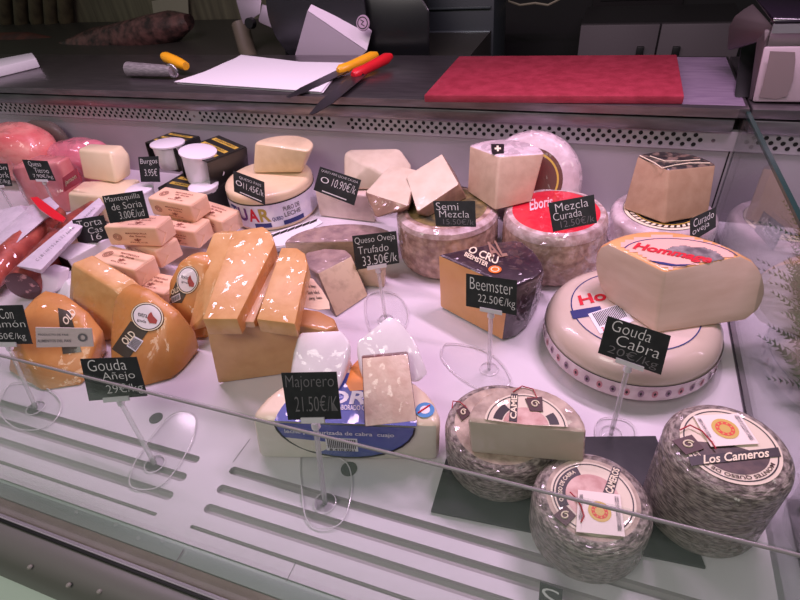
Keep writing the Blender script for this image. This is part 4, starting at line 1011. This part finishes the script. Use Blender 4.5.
# ------------------------------------------------------------------ butter packs
butter = mat('butter_paper', (244, 204, 172), .5, (236, 190, 158), 14, bump=.25, bscale=40)
bink = mat('butter_ink', (150, 84, 70), .6)
def make_butter(label):
    t = thing('butter_pack', label, 'butter', (0, 0, 0), 'paper wrapped butter packs')
    Lx, Dy, Hz = .125, .061, .0455
    bm = hull_bm(box_pts(-Lx/2, Lx/2, -Dy/2, Dy/2, 0, Hz), .005, 3)
    o = from_bm('wrapper', bm, butter, t)
    for s in (-1, 1):
        f = [Vector((s*Lx/2, -Dy*.42, Hz*.9)), Vector((s*Lx/2, Dy*.42, Hz*.9)), Vector((s*Lx/2, 0, Hz*.35))]
        plate('end_fold', f, .0012, butter, t, up=Vector((s, 0, 0)))
        f = [Vector((s*Lx/2, -Dy*.42, Hz*.1)), Vector((s*Lx/2, Dy*.42, Hz*.1)), Vector((s*Lx/2, 0, Hz*.55))]
        plate('end_fold', f, .0018, butter, t, up=Vector((s, 0, 0)))
    fq = [Vector((-Lx/2+.008, -Dy/2-.0002, Hz-.006)), Vector((Lx/2-.008, -Dy/2-.0002, Hz-.006)), Vector((Lx/2-.008, -Dy/2-.0002, .006)), Vector((-Lx/2+.008, -Dy/2-.0002, .006))]
    tq = [Vector((-Lx/2+.008, Dy/2-.006, Hz+.0002)), Vector((Lx/2-.008, Dy/2-.006, Hz+.0002)), Vector((Lx/2-.008, -Dy/2+.006, Hz+.0002)), Vector((-Lx/2+.008, -Dy/2+.006, Hz+.0002))]
    for q, nm in ((fq, 'front_print'), (tq, 'top_print')):
        gsh = [('MANTEQUILLA', .38, .68, .84, .80), ('de Soria', .44, .5, .8, .62), ('*', .52, .18, .68, .40), ('DULCE', .42, .08, .80, .15)]
        n0 = Vector((0, -1, 0)) if nm == 'front_print' else UPV
        vs = []; fs = []; f = quad_map(q)
        for s, a, b, c_, d_ in gsh:
            gv, gf = glyphs(s, 0, .02); k = len(vs)
            vs += [f(a+(c_-a)*x, b+(d_-b)*y)+n0*.0008 for x, y in gv]; fs += [[i+k for i in g] for g in gf]
        for r in (.85, .6, .35):
            k = len(vs); m_ = 20
            for i in range(m_):
                for rr_ in (r, r-.1):
                    vs.append(f(.17+.11*rr_*math.cos(2*PI*i/m_), .46+.28*rr_*math.sin(2*PI*i/m_))+n0*.0008)
            for i in range(m_): j = (i+1) % m_; fs.append([k+2*i, k+2*j, k+2*j+1, k+2*i+1])
        mk(nm, vs, fs, bink, t)
    return t
def copy_tree(o, parent=None):
    c = o.copy(); C.objects.link(c); c.parent = parent
    for ch in list(o.children): copy_tree(ch, c)
    return c
packs = [('butter pack on top of the left stack, under the butter price card', (-.8996, .7302, .0905), (9, -5.3, 0)),
         ('butter pack at the front left of the stack, resting against the gouda wedges', (-.9035, .6601, .0450), (-3, -3, 2)),
         ('butter pack on top at the back of the stack, below the white tubs', (-.8931, .8547, .088), (-3, -1.6, 2)),
         ('butter pack directly underneath the back top pack', (-.875, .8157, .0440), (1, 0, 2)),
         ('butter pack in the middle of the stack under the left top pack', (-.898, .7407, .0445), (-14, 0, 0)),
         ('lowest butter pack at the front right of the stack, by the oval label', (-.838, .652, deck0), (-2, 0, 0)),
         ('butter pack at the right end of the stack near the letter band wheel', (-.842, .893, .036), (-12, 0, 2))]
proto = make_butter(packs[0][0])
for i, (lab_, loc, (rz, rx, ry)) in enumerate(packs):
    o = proto if i == 0 else copy_tree(proto)
    o.location = loc; o.rotation_euler = rotm(*[math.radians(a) for a in (rz, rx, ry)]).to_euler(); o['label'] = lab_

# ------------------------------------------------------------------ boxed torta
tb = thing('torta_box', 'white carton with dark side panel behind the pointed gouda wedge', 'box', (-1.1, .72, deck0))
Mz = Matrix.Rotation(math.radians(-14), 4, 'Z')
def tv(x, y, z): return Vector((-1.130, .735, deck0))+Mz @ Vector((x, y, z))
cb_pts = [tv(x, y, z) for x in (-.07, .07) for y in (-.055, .055) for z in (0, .055)]
from_bm('carton', hull_bm(cb_pts, .002, 1), mat('carton_white', (232, 226, 232), .45), tb)
plate('dark_panel', [tv(-.02, -.0552, .053), tv(.068, -.0552, .053), tv(.068, -.0552, .003), tv(-.02, -.0552, .003)], .0008, dark_ink, tb)
plate('dark_panel', [tv(-.01, .05, .0553), tv(.06, .05, .0553), tv(.066, .02, .0553), tv(.02, .01, .0553)], .0006, dark_ink, tb, up=UPV)
lathe('lid_picture', [(.03, .0005), (0, .0005)], tv(-.005, .012, .0553), mat('lid_cream', (236, 206, 178), .5), tb, n=28)
writing('carton_print', [('torta', .1, .1, .9, .9)], [tv(-.065, .0, .0556), tv(-.03, .0, .0556), tv(-.03, -.04, .0556), tv(-.065, -.04, .0556)], red, tb, .0006)
# flat white packets in front of it
piece('white_packet', 'flat white paper packet beneath the torta carton', [(48, 290, .004), (62, 272, .03), (68, 285, .03), (68, 300, .004), (60, 298, .004)], paper, bev=.002, cat='packet', back=(.03, .02, 0))

# ------------------------------------------------------------------ tubs of fresh cheese in black sleeves
sleeve = mat('sleeve_black', (34, 32, 30), .4, coat=.4)
tubm = mat('tub_white', (240, 234, 240), .3, coat=.4)
brown_b = mat('sleeve_inside', (128, 82, 62), .7)
def sleeve_pack(label, loc, rot, dims, tubs, lie=False):
    t = thing('cheese_tub_pack', label, 'tub pack', loc, 'sleeved tubs of fresh cheese')
    M = Matrix.Translation(Vector(loc)) @ rotm(*[math.radians(a) for a in rot]); w_, d_, h_ = dims
    V = lambda x, y, z: M @ Vector((x*w_/2, y*d_/2, z*h_))
    th = .0022
    def wall(n, q, mt=sleeve):
        nn_ = (q[1]-q[0]).cross(q[2]-q[0]).normalized(); cen = M @ Vector((0, 0, h_/2))
        if nn_.dot(q[0]-cen) < 0: nn_ = -nn_
        return plate(n, q, th, mt, t, up=nn_), nn_
    s1, n1 = wall('sleeve_side', [V(-1, -1, 0), V(-1, 1, 0), V(-1, 1, 1), V(-1, -1, 1)])
    s2, n2 = wall('sleeve_side', [V(1, -1, 0), V(1, 1, 0), V(1, 1, 1), V(1, -1, 1)])
    tpn, n3 = wall('sleeve_top', [V(-1, -1, 1), V(1, -1, 1), V(1, 1, 1), V(-1, 1, 1)])
    wall('sleeve_bottom', [V(-1, -1, 0), V(1, -1, 0), V(1, 1, 0), V(-1, 1, 0)])
    for k in (-.55, -.05, .5):
        q = [V(-.85, k+.22, 1)+n3*.0026, V(.85, k+.22, 1)+n3*.0026, V(.85, k, 1)+n3*.0026, V(-.85, k, 1)+n3*.0026]
        b_ = plate('yellow_stripe', q, .0004, gold, tpn, up=n3); writing('stripe_print', [('QUESO FRESCO', .1, .2, .9, .8)], q, dark_ink, b_, .0008, .02)
    q = [V(-1, -.7, .62)+n1*.0026, V(-1, .7, .62)+n1*.0026, V(-1, .7, .42)+n1*.0026, V(-1, -.7, .42)+n1*.0026]
    plate('yellow_stripe', q, .0004, gold, s1, up=n1)
    for (cx, cy_, r, hh) in tubs:
        pr = []
        c_ = M @ Vector((cx*w_/2, cy_*d_/2, .003)); R3 = M.to_3x3().to_4x4()
        tub = lathe('tub', [(0, 0), (r*.80, 0), (r*.82, .003), (r*.96, hh-.008)], c_, tubm, t, n=36, M=R3)
        for v_ in tub.data.vertices: pass
        lathe('tub_lid', [(r*.96, hh-.008), (r*1.06, hh-.006), (r*1.06, hh-.002), (r*.9, hh), (0, hh)], c_, mat('lid_white', (244, 236, 246), .25, coat=.5), t, n=36, M=R3)
    return t
sleeve_pack('upper left sleeved pack of white tubs at the back, near the white blocks', (-1.115, 1.120, .079), (-6, -5, 2), (.10, .10, .066), [(.25, -.62, .043, .068)])
sleeve_pack('upper right sleeved pack with tilted white tub beside the letter band wheel', (-.955, 1.075, .074), (-14, -5, 9), (.104, .13, .076), [(-.08, -.70, .044, .082)])
sleeve_pack('lower sleeved pack lying under the two upper tub packs', (-.985, 1.03, .004), (-8, 0, 0), (.17, .12, .068), [(.55, -.95, .036, .06)])
for lab_, (px, py, z), r, hh, tilt in (('small white tub standing behind the small fresh cheese price card', (149, 213, deck0), .036, .075, 0), ('white tub on its side at the right of the tub packs', (224, 170, .085), .034, .05, 62), ('white tub standing in front of the tub packs by the letter band', (211, 208, .02), .036, .068, 0)):
    p = P(px, py, z); t = thing('cheese_tub', lab_, 'tub', p, 'loose tubs of fresh cheese')
    Mt = Matrix.Rotation(math.radians(tilt), 4, 'X')
    lathe('tub', [(0, 0), (r*.8, 0), (r*.84, .004), (r*.97, hh-.008)], p, tubm, t, n=36, M=Mt)
    lathe('tub_lid', [(r*.97, hh-.008), (r*1.07, hh-.006), (r*1.07, hh-.002), (r*.9, hh), (0, hh)], p, MATS['lid_white'], t, n=36, M=Mt)

# ------------------------------------------------------------------ white blocks and cooked meats at the left
blockm = mat('block_cream', (244, 224, 190), .35, (238, 214, 178), 8, coat=.4, cbump=.05)
piece('white_cheese_block', 'smooth cream cheese block stacked on another beside the pink ham', [(77, 149, .155), (90, 143, .155), (123, 144.5, .155), (110, 152, .155), (117, 184, .078), (83, 179, .078), (132, 175, .078), (131, 155, .13), (95, 172, .078)], blockm, 'cream cheese blocks', bev=.008)
piece('white_cheese_block', 'wide cream cheese block at the bottom under the smaller one', [(67, 193, .076), (83, 181, .076), (140, 178, .076), (120, 198, .076), (122, 226, deck0), (70, 215, deck0), (146, 204, deck0), (90, 200, deck0)], blockm, 'cream cheese blocks', bev=.008)
def blob(name, label, px, py, y, rx, rz, ry, mt, cat, group=None, amp=.06, z0=deck0, flat=None):
    c = PY(px, py, y); bm = bmesh.new(); bmesh.ops.create_uvsphere(bm, u_segments=36, v_segments=20, radius=1)
    for v in bm.verts:
        d = v.co.normalized(); s = 1+amp*noise.noise(d*2.2+Vector((px, py, 0)))
        x, yy, zz_ = d.x, d.y, d.z
        e = .75
        q = Vector((math.copysign(abs(x)**e, x)*rx, math.copysign(abs(yy)**e, yy)*ry, math.copysign(abs(zz_)**e, zz_)*rz))*s
        v.co = c+q
        if v.co.z < z0: v.co.z = z0
    o = from_bm(name, bm, mt, origin=(c.x, c.y, z0)); return tag(o, label, cat, group)
hamm = mat('ham_pink', (246, 160, 152), .35, (230, 112, 114), 12, coat=.9, cbump=.5, cscale=25, stretch=(1, 1, 3), sss=.1)
blob('cooked_ham', 'large pink cooked ham in film in the back left corner', 18, 152, 1.075, .14, .085, .075, hamm, 'ham', 'cooked hams')
blob('cooked_ham', 'dark grey rinded ham end behind the large pink ham', 50, 145, 1.165, .09, .080, .022, mat('ham_rind', (98, 86, 80), .5, coat=.5, cbump=.3), 'ham', 'cooked hams')
blob('cooked_ham', 'pink film wrapped ham half behind the cream blocks', 84, 164, 1.10, .105, .075, .07, mat('ham_rose', (236, 146, 160), .35, (210, 98, 122), 10, coat=1, cbump=.6, cscale=30, stretch=(1, 1, 3)), 'ham', 'cooked hams')
hp_ = piece_t('ham_pack', 'vacuum pack of sliced pink ham leaning behind the price card', [(10, 168, .13), (30, 160, .14), (58, 162, .14), (22, 196, .04), (36, 215, deck0), (70, 212, deck0), (74, 196, .04), (15, 178, .1)], mat('ham_pack', (206, 110, 116), .35, (232, 160, 160), 9, coat=1, cbump=.5, cscale=25), None, (.0, .04, 0), .006, 'ham')
lbq = [PY(x, y, P(74, 196, .05).y-.0) for x, y in ((66, 176), (80, 166), (86, 179), (68, 190))]
plq = plate('red_label', [v+Vector((0, -.012, 0)) for v in lbq], .001, mat('label_crimson', (200, 30, 60), .4, coat=.6), hp_)
writing('label_print', [('jamon', .15, .3, .85, .7, .1)], [v+Vector((0, -.0125, 0)) for v in lbq], cream_ink, plq, .002)
# cured sausages in paper
sal = mat('salami_skin', (168, 76, 62), .5, (110, 48, 46), 30, bump=.3, bscale=60, coat=.5, cbump=.3)
sal_cut = mat('salami_cut', (78, 26, 34), .4, (190, 130, 134), 60, coat=.6, lo=.58, hi=.64)
wpap = mat('wrapping_paper', (226, 214, 226), .55, (206, 194, 210), 12, bump=.3, bscale=30, coat=.4, cbump=.4)
def sausage(label, pts, r, mt, cutm=None, sleeve=None):
    v = [P(*p) for p in pts]; t = thing('cured_sausage', label, 'sausage', (sum(p.x for p in v)/len(v), sum(p.y for p in v)/len(v), deck0), 'cured sausages at the left')
    k = len(v); rad = [r]*k; rad[-1] = r*.5
    if not cutm: rad[0] = r*.6
    tube('body', v, r, mt, t, 20, radii=rad)
    if cutm:
        d = (v[0]-v[1]).normalized(); M = d.to_track_quat('Z', 'Y').to_matrix().to_4x4()
        lathe('cut_end', [(r*.97, .0008), (r*.6, .0025), (0, .003)], v[0], cutm, t, n=28, M=M)
    if sleeve:
        a, b_ = sleeve; vv = [v[0].lerp(v[-1], a+(b_-a)*i/5) for i in range(6)]
        tube('paper_sleeve', vv, r*1.06, wpap, t, 20)
    return t
sausage('thick salami with dark speckled cut end under a long white packet', [(23, 286, .040), (50, 256, .040), (78, 226, .040), (96, 206, .042)], .036, sal, sal_cut)
t = piece_t('paper_packet', 'long flat white paper packet with printed lines lying over the salami', [(16, 266, .088), (41, 270, .088), (104, 204, .095), (99, 197, .10), (88, 208, .098), (42, 274, .07), (106, 208, .075), (20, 268, .074)], wpap, 'white paper packets at the left', bev=.002)
bv = surface(t)
decal_text('packet_print', bv, [('| C | B | 10 | 5 | A | 2 |', 0, .1, .48, .45), ('lote  envasado', .52, .1, .98, .4)], [(28, 259), (92, 203), (97, 208), (38, 264)], ink_grey, t, .0008, -.01)
t = piece_t('paper_packet', 'crumpled white paper packet end folded beside the salami cut', [(38, 276, .05), (44, 268, .06), (60, 272, .05), (57, 290, .02), (45, 298, .01), (36, 290, .02)], wpap, 'white paper packets at the left', bev=.003, back=(.01, .02, 0))
sausage('bare reddish cured sausage lying left of the salami packet', [(-14, 288, .036), (10, 258, .036), (36, 234, .042), (60, 212, .05)], .034, mat('marbled_red', (196, 96, 80), .45, (140, 54, 50), 24, bump=.3, bscale=60, coat=.8, cbump=.5))
piece('paper_packet', 'white paper packet at the far left edge beside the bare sausage', [(-30, 262, .055), (-22, 276, .05), (8, 246, .06), (60, 206, .085), (50, 196, .095), (30, 205, .085), (0, 232, .07), (-20, 280, .03), (56, 212, .06)], wpap, 'white paper packets at the left', bev=.003, cat='packet')
piece('paper_packet', 'white printed packet at the left edge under the ham', [(-25, 215, .06), (20, 205, .075), (27, 213, .07), (-8, 238, .05), (-30, 240, .04), (24, 224, .04)], wpap, 'white paper packets at the left', cat='packet', bev=.003, back=(0, .03, -.02))
o = plate('red_clip', [P(x, y, .096) for x, y in ((31, 199), (38, 198), (66, 219), (63, 223), (54, 220), (40, 210))], .004, mat('clip_red', (232, 26, 50), .35, coat=.5), None, origin=P(48, 210, .096), up=UPV)
tag(o, 'bright red plastic strip lying on the cured sausages', 'strip')

# ------------------------------------------------------------------ greenery beyond the divider, clear tray in the corner
leafm = mat('fern_green', (40, 112, 44), .6, (20, 62, 26), 30)
def fern(label, x, y, h, n, seed):
    rnd = random.Random(seed); t = thing('artificial_fern', label, 'plant', (x, y, .0), 'green foliage strip')
    vs = []; fs = []
    for i in range(n):
        a = rnd.uniform(0, 2*PI); l = rnd.uniform(.05, .11); b0 = Vector((x+rnd.uniform(-.02, .03), y+rnd.uniform(-.06, .06), rnd.uniform(.0, .02)))
        d = Vector((math.cos(a)*.5, math.sin(a)*.5, rnd.uniform(.25, 1))).normalized(); s = d.cross(UPV).normalized()
        for j in range(9):
            p = b0+d*l*(j+1)/9-Vector((0, 0, .02*(j/9)**2)); w_ = .016*(1-j/11)
            for sg in (-1, 1):
                e = p+s*sg*w_+d*.008; k = len(vs); nrm = d.cross(s)*.0012
                vs += [Vector((v.x, v.y, max(v.z, .002))) for v in (p, p+d*.005, e, p-nrm)]; fs += [[k, k+2, k+1], [k, k+3, k+2], [k+1, k+2, k+3]]
    mk('fronds', vs, fs, leafm, t)
    tube('stem', [(x, y, .0), (x+.002, y, .03), (x, y+.002, .06)], .003, leafm, t, 6)
for i, (px, py) in enumerate(((799, 258), (797, 300), (798, 340), (800, 385))):
    p = P(px, py, 0); fern(('green fern bunch at the back right, furthest beyond the divider', 'green fern bunch second from the back beyond the divider', 'green fern bunch third from the back beyond the divider', 'green fern bunch nearest the front beyond the divider')[i], p.x+.025, p.y, .08, 90, i)
ct = thing('clear_tray', 'clear acrylic tray in the right front corner beyond the divider', 'tray', P(795, 560, .001))
a = P(752, 560, .0); 
box('floor_plate', .290, .42, .40, .50, .0012, .0035, ACRYL, ct, bev=0)
for x0, x1, y0_, y1_ in ((.290, .293, .40, .50), (.417, .42, .40, .50), (.293, .417, .497, .50), (.293, .417, .40, .403)): box('tray_wall', x0, x1, y0_, y1_, .0036, .05, ACRYL, ct, bev=0)
for z in (.05,): tube('tray_rim', [(.290, .40, z), (.42, .40, z), (.42, .50, z), (.290, .50, z)], .0016, EDGE, ct, 6, closed=True)

# ------------------------------------------------------------------ price cards
def price_card(label, q, y, lines, foot=None, base=None, yaw=0, lean=.45, ghost=None, cut=None, group='black price cards'):
    """q = card corners TL TR BR BL in the photograph; y = its distance; foot = where the stem meets the deck; base = outline of the clear foot"""
    cx = sum(p[0] for p in q)/4; cyy = sum(p[1] for p in q)/4
    n = Vector((math.sin(yaw), -math.cos(yaw), lean)).normalized(); c0 = PY(cx, cyy, y)
    Q = []
    for p in q:
        d = ray(*p); Q.append(CAM+d*((c0-CAM).dot(n)/d.dot(n)))
    f = quad_map(Q); bm_ = f(.5, 0)
    root = P(*foot, .0012) if foot else bm_-Vector((0, 0, .03))
    t = thing('price_card', label, 'price card', root, group)
    cdp = plate('card', [v-n*.0014 for v in Q], .0014, card, t, up=n)
    ws = [l for l in lines if len(l) < 7 or l[6] != 'g']
    writing('chalk_writing', ws, Q, chalk, cdp, .0006, -.014)
    g = [l for l in lines if len(l) == 7]
    if g: writing('faint_writing', g, Q, ink_grey, cdp, .0006, -.012)
    hq = [v+n*.001 for v in subq(Q, .28, -.06, .72, .06)]
    cl = plate('clip', hq, .002, EDGE if foot else ACRYL, t, up=n)
    if foot:
        a = bm_-n*.002; tube('stem', [a, a.lerp(root, .5)+Vector((0, 0, .001)), root], .0034, glass_stem, t, 8)
        lathe('stem_socket', [(.0055, 0), (.0045, .01), (0, .011)], a.lerp(root, .06)-Vector((0, 0, .004)), EDGE, t, n=12)
        lathe('stem_collar', [(.014, .0), (.006, .004), (.004, .01), (0, .01)], root, ACRYL, t, n=24)
        lathe('collar_ring', [(.0150, 0), (.0158, .0012), (.0146, .0016)], root, EDGE, t, n=28)
    if base:
        b_ = [P(x, yy, .0016) for x, yy in base]; k = len(b_); sm_ = []
        for i in range(k):      # rounded outline
            p0, p1, p2, p3 = b_[i-1], b_[i], b_[(i+1) % k], b_[(i+2) % k]
            for j in range(5):
                s = j/5; sm_.append(.5*((2*p1)+(p2-p0)*s+(2*p0-5*p1+4*p2-p3)*s*s+(3*p1-p0-3*p2+p3)*s**3))
        ft = plate('clear_foot', sm_, .0022, ACRYL, t, up=UPV)
        tube('foot_edge', [v+Vector((0, 0, .0022)) for v in sm_], .0009, EDGE, ft, 5, closed=True)
    return t
glass_stem = glassmat('stem_acrylic', (.97, .96, .97), 1.2, .08, .04, .30)
# front cards on stems
price_card('black card reading Gouda Anejo on a clear stem at the front left', [(80, 359), (136, 357), (147, 396), (89, 401)], .355, [('Gouda', .12, .70, .80, .97), ('Añejo', .34, .42, .90, .66), ('29€/kg', .36, .08, .98, .36)], (155, 464), [(171, 416), (188, 413), (196, 420), (193, 440), (178, 468), (160, 487), (140, 490), (130, 484), (134, 466), (150, 440)])
price_card('black card reading Majorero in front of the white half wheel', [(281, 373), (336, 372), (341, 419), (288, 420)], .33, [('Majorero', .06, .62, .95, .95, .1, 'g'), ('21.50€/K', .18, .18, .97, .52, .1, 'g')], (325, 503), [(303, 450), (318, 452), (345, 462), (352, 482), (348, 510), (338, 526), (318, 529), (306, 518), (302, 490), (300, 465)], yaw=-.1)
price_card('black card with price 22.50 on a clear stem before the black rinded wedge', [(466, 273.5), (517, 280.5), (516.5, 315.5), (466, 306)], .60, [('Beemster', .08, .56, .92, .92), ('22.50€/kg', .24, .14, .97, .46)], (489, 369), [(443, 347), (452, 344), (480, 349), (500, 362), (511, 382), (500, 388), (478, 388), (455, 374), (442, 358)], yaw=.1)
price_card('black card reading Gouda Cabra before the large goat cheese wheel', [(608, 316), (671, 336), (661, 375), (598, 353)], .545, [('Gouda', .10, .68, .72, .97, .1), ('Cabra', .22, .36, .90, .64, .1), ('20€/kg', .12, .05, .92, .32, .1, 'g')], (611, 434), [(596, 424), (606, 418), (624, 420), (634, 428), (634, 440), (622, 446), (604, 446), (596, 438)], yaw=.15)
price_card('black card reading Queso Oveja Trufado over the truffle cheese', [(352, 236), (396, 231), (399, 263), (356, 270)], .715, [('Queso Oveja', .05, .70, .97, .94), ('Trufado', .10, .44, .80, .66), ('33.50€/k', .18, .08, .97, .38)], (386, 320), [(366, 300), (380, 292), (398, 296), (408, 312), (404, 330), (388, 338), (370, 330)])
# cards standing in or on cheeses
price_card('black card reading Semi Mezcla on the semi cured wheel', [(433, 201), (475, 201), (476, 227), (436, 226)], .830, [('Semi', .06, .64, .60, .94), ('Mezcla', .12, .36, .85, .62), ('15.50€/k', .2, .08, .95, .30, 0, 'g')])
price_card('black card reading Mezcla Curada on the red labelled wheel', [(548, 203), (594, 194.5), (597, 223), (553, 232)], .860, [('Mezcla', .14, .64, .86, .92), ('Curada', .06, .36, .70, .62), ('12.50€/k', .2, .08, .95, .32, 0, 'g')])
price_card('black card reading Curado Oveja leaning beside the brown wedge', [(690, 219), (716, 207), (716, 227), (690, 243)], .995, [('Curado', .14, .56, .92, .90), ('oveja', .10, .18, .75, .50)])
price_card('black card reading Leche Cruda with price 10.90 by the raw milk block', [(320, 166.5), (361, 180), (354, 205.5), (313.5, 190)], .955, [('QUESO PAÍS LECHE CRUDA', .06, .82, .95, .94), ('10.90€/k', .38, .40, .95, .74, .1), ('o', .1, .42, .30, .66), ('____________', .2, .08, .8, .12)])
price_card('black card with price 11.45 leaning on the letter band wheel', [(233, 170.5), (264, 182), (265, 205), (234, 191.5)], .915, [('QUESO PAÍS', .2, .72, .9, .88), ('11.45€/k', .32, .34, .97, .64, .1), ('o', .08, .38, .28, .62), ('_________', .2, .08, .9, .12)])
price_card('black card reading Mantequilla de Soria above the butter packs', [(102, 196), (142, 190.5), (149, 218), (110, 223.5)], .70, [('Mantequilla', .05, .70, .92, .94), ('de Soria', .16, .44, .92, .68), ('3.00€/ud', .30, .10, .92, .38)])
price_card('black card reading Torta behind the butter packs, partly hidden', [(72, 220), (103, 215), (111, 238), (79, 245)], .745, [('Torta', .12, .64, .9, .92), ('Cas', .4, .34, .85, .58), ('16', .45, .06, .75, .30)])
price_card('small black card reading Burgos before the tub packs', [(138, 157), (158, 156), (160, 182), (141, 182)], .99, [('Burgos', .1, .66, .95, .92), ('3.95€', .25, .24, .9, .52)])
price_card('black card on a clear stem before the pink ham pack', [(22, 159.5), (47, 161), (55.5, 181), (30, 180)], .90, [('Queso', .2, .66, .7, .94), ('Tierno', .34, .38, .9, .62), ('7.90€/kg', .2, .08, .97, .32)], (60, 216), None)
price_card('black card at the left edge before the ham, cut by the frame', [(-18, 163), (7, 163.5), (12, 186), (-14, 187)], .88, [('Jamón', .1, .66, .95, .92), ('York', .4, .38, .97, .62), ('9.90€/kg', .1, .08, .97, .32)], (17, 216), None)
price_card('black card ending in imon at the lower left edge, white writing', [(-26, 306), (22, 305), (32, 344), (-18, 344)], .40, [('Con', .50, .66, .78, .92), ('Jamón', .30, .38, .97, .62), ('12.50€/kg', .2, .08, .92, .30)], (36, 408), [(10, 385), (40, 386), (60, 400), (58, 418), (40, 430), (15, 428), (0, 410)])
price_card('black card lying at the bottom edge under the front grey wheel', [(540, 582), (563, 590), (558, 640), (536, 640)], .262, [('S', .1, .60, .9, .95)])

st = thing('serrated_strip', 'white serrated plastic strip between the letter band wheel and truffle cheese', 'strip', P(292, 232, deck0))
zc = .06
plate('strip_band', [P(x, y, zc) for x, y in ((262, 237), (318, 219), (323, 223), (285, 246), (275, 247))], .002, paper, st, up=UPV)
for i in range(7):
    s = i/7; x, y = 266+52*s, 238-18*s
    plate('slit', [P(a, b, zc+.0026) for a, b in ((x, y-1), (x+7, y-4), (x+6, y-1.5), (x-1, y+1.5))], .0005, dark_ink, st, up=UPV)
plate('strip_leg', [P(x, y, z) for x, y, z in ((275, 247, .06), (285, 246, .06), (284, 250, deck0), (276, 252, deck0))], .002, paper, st)
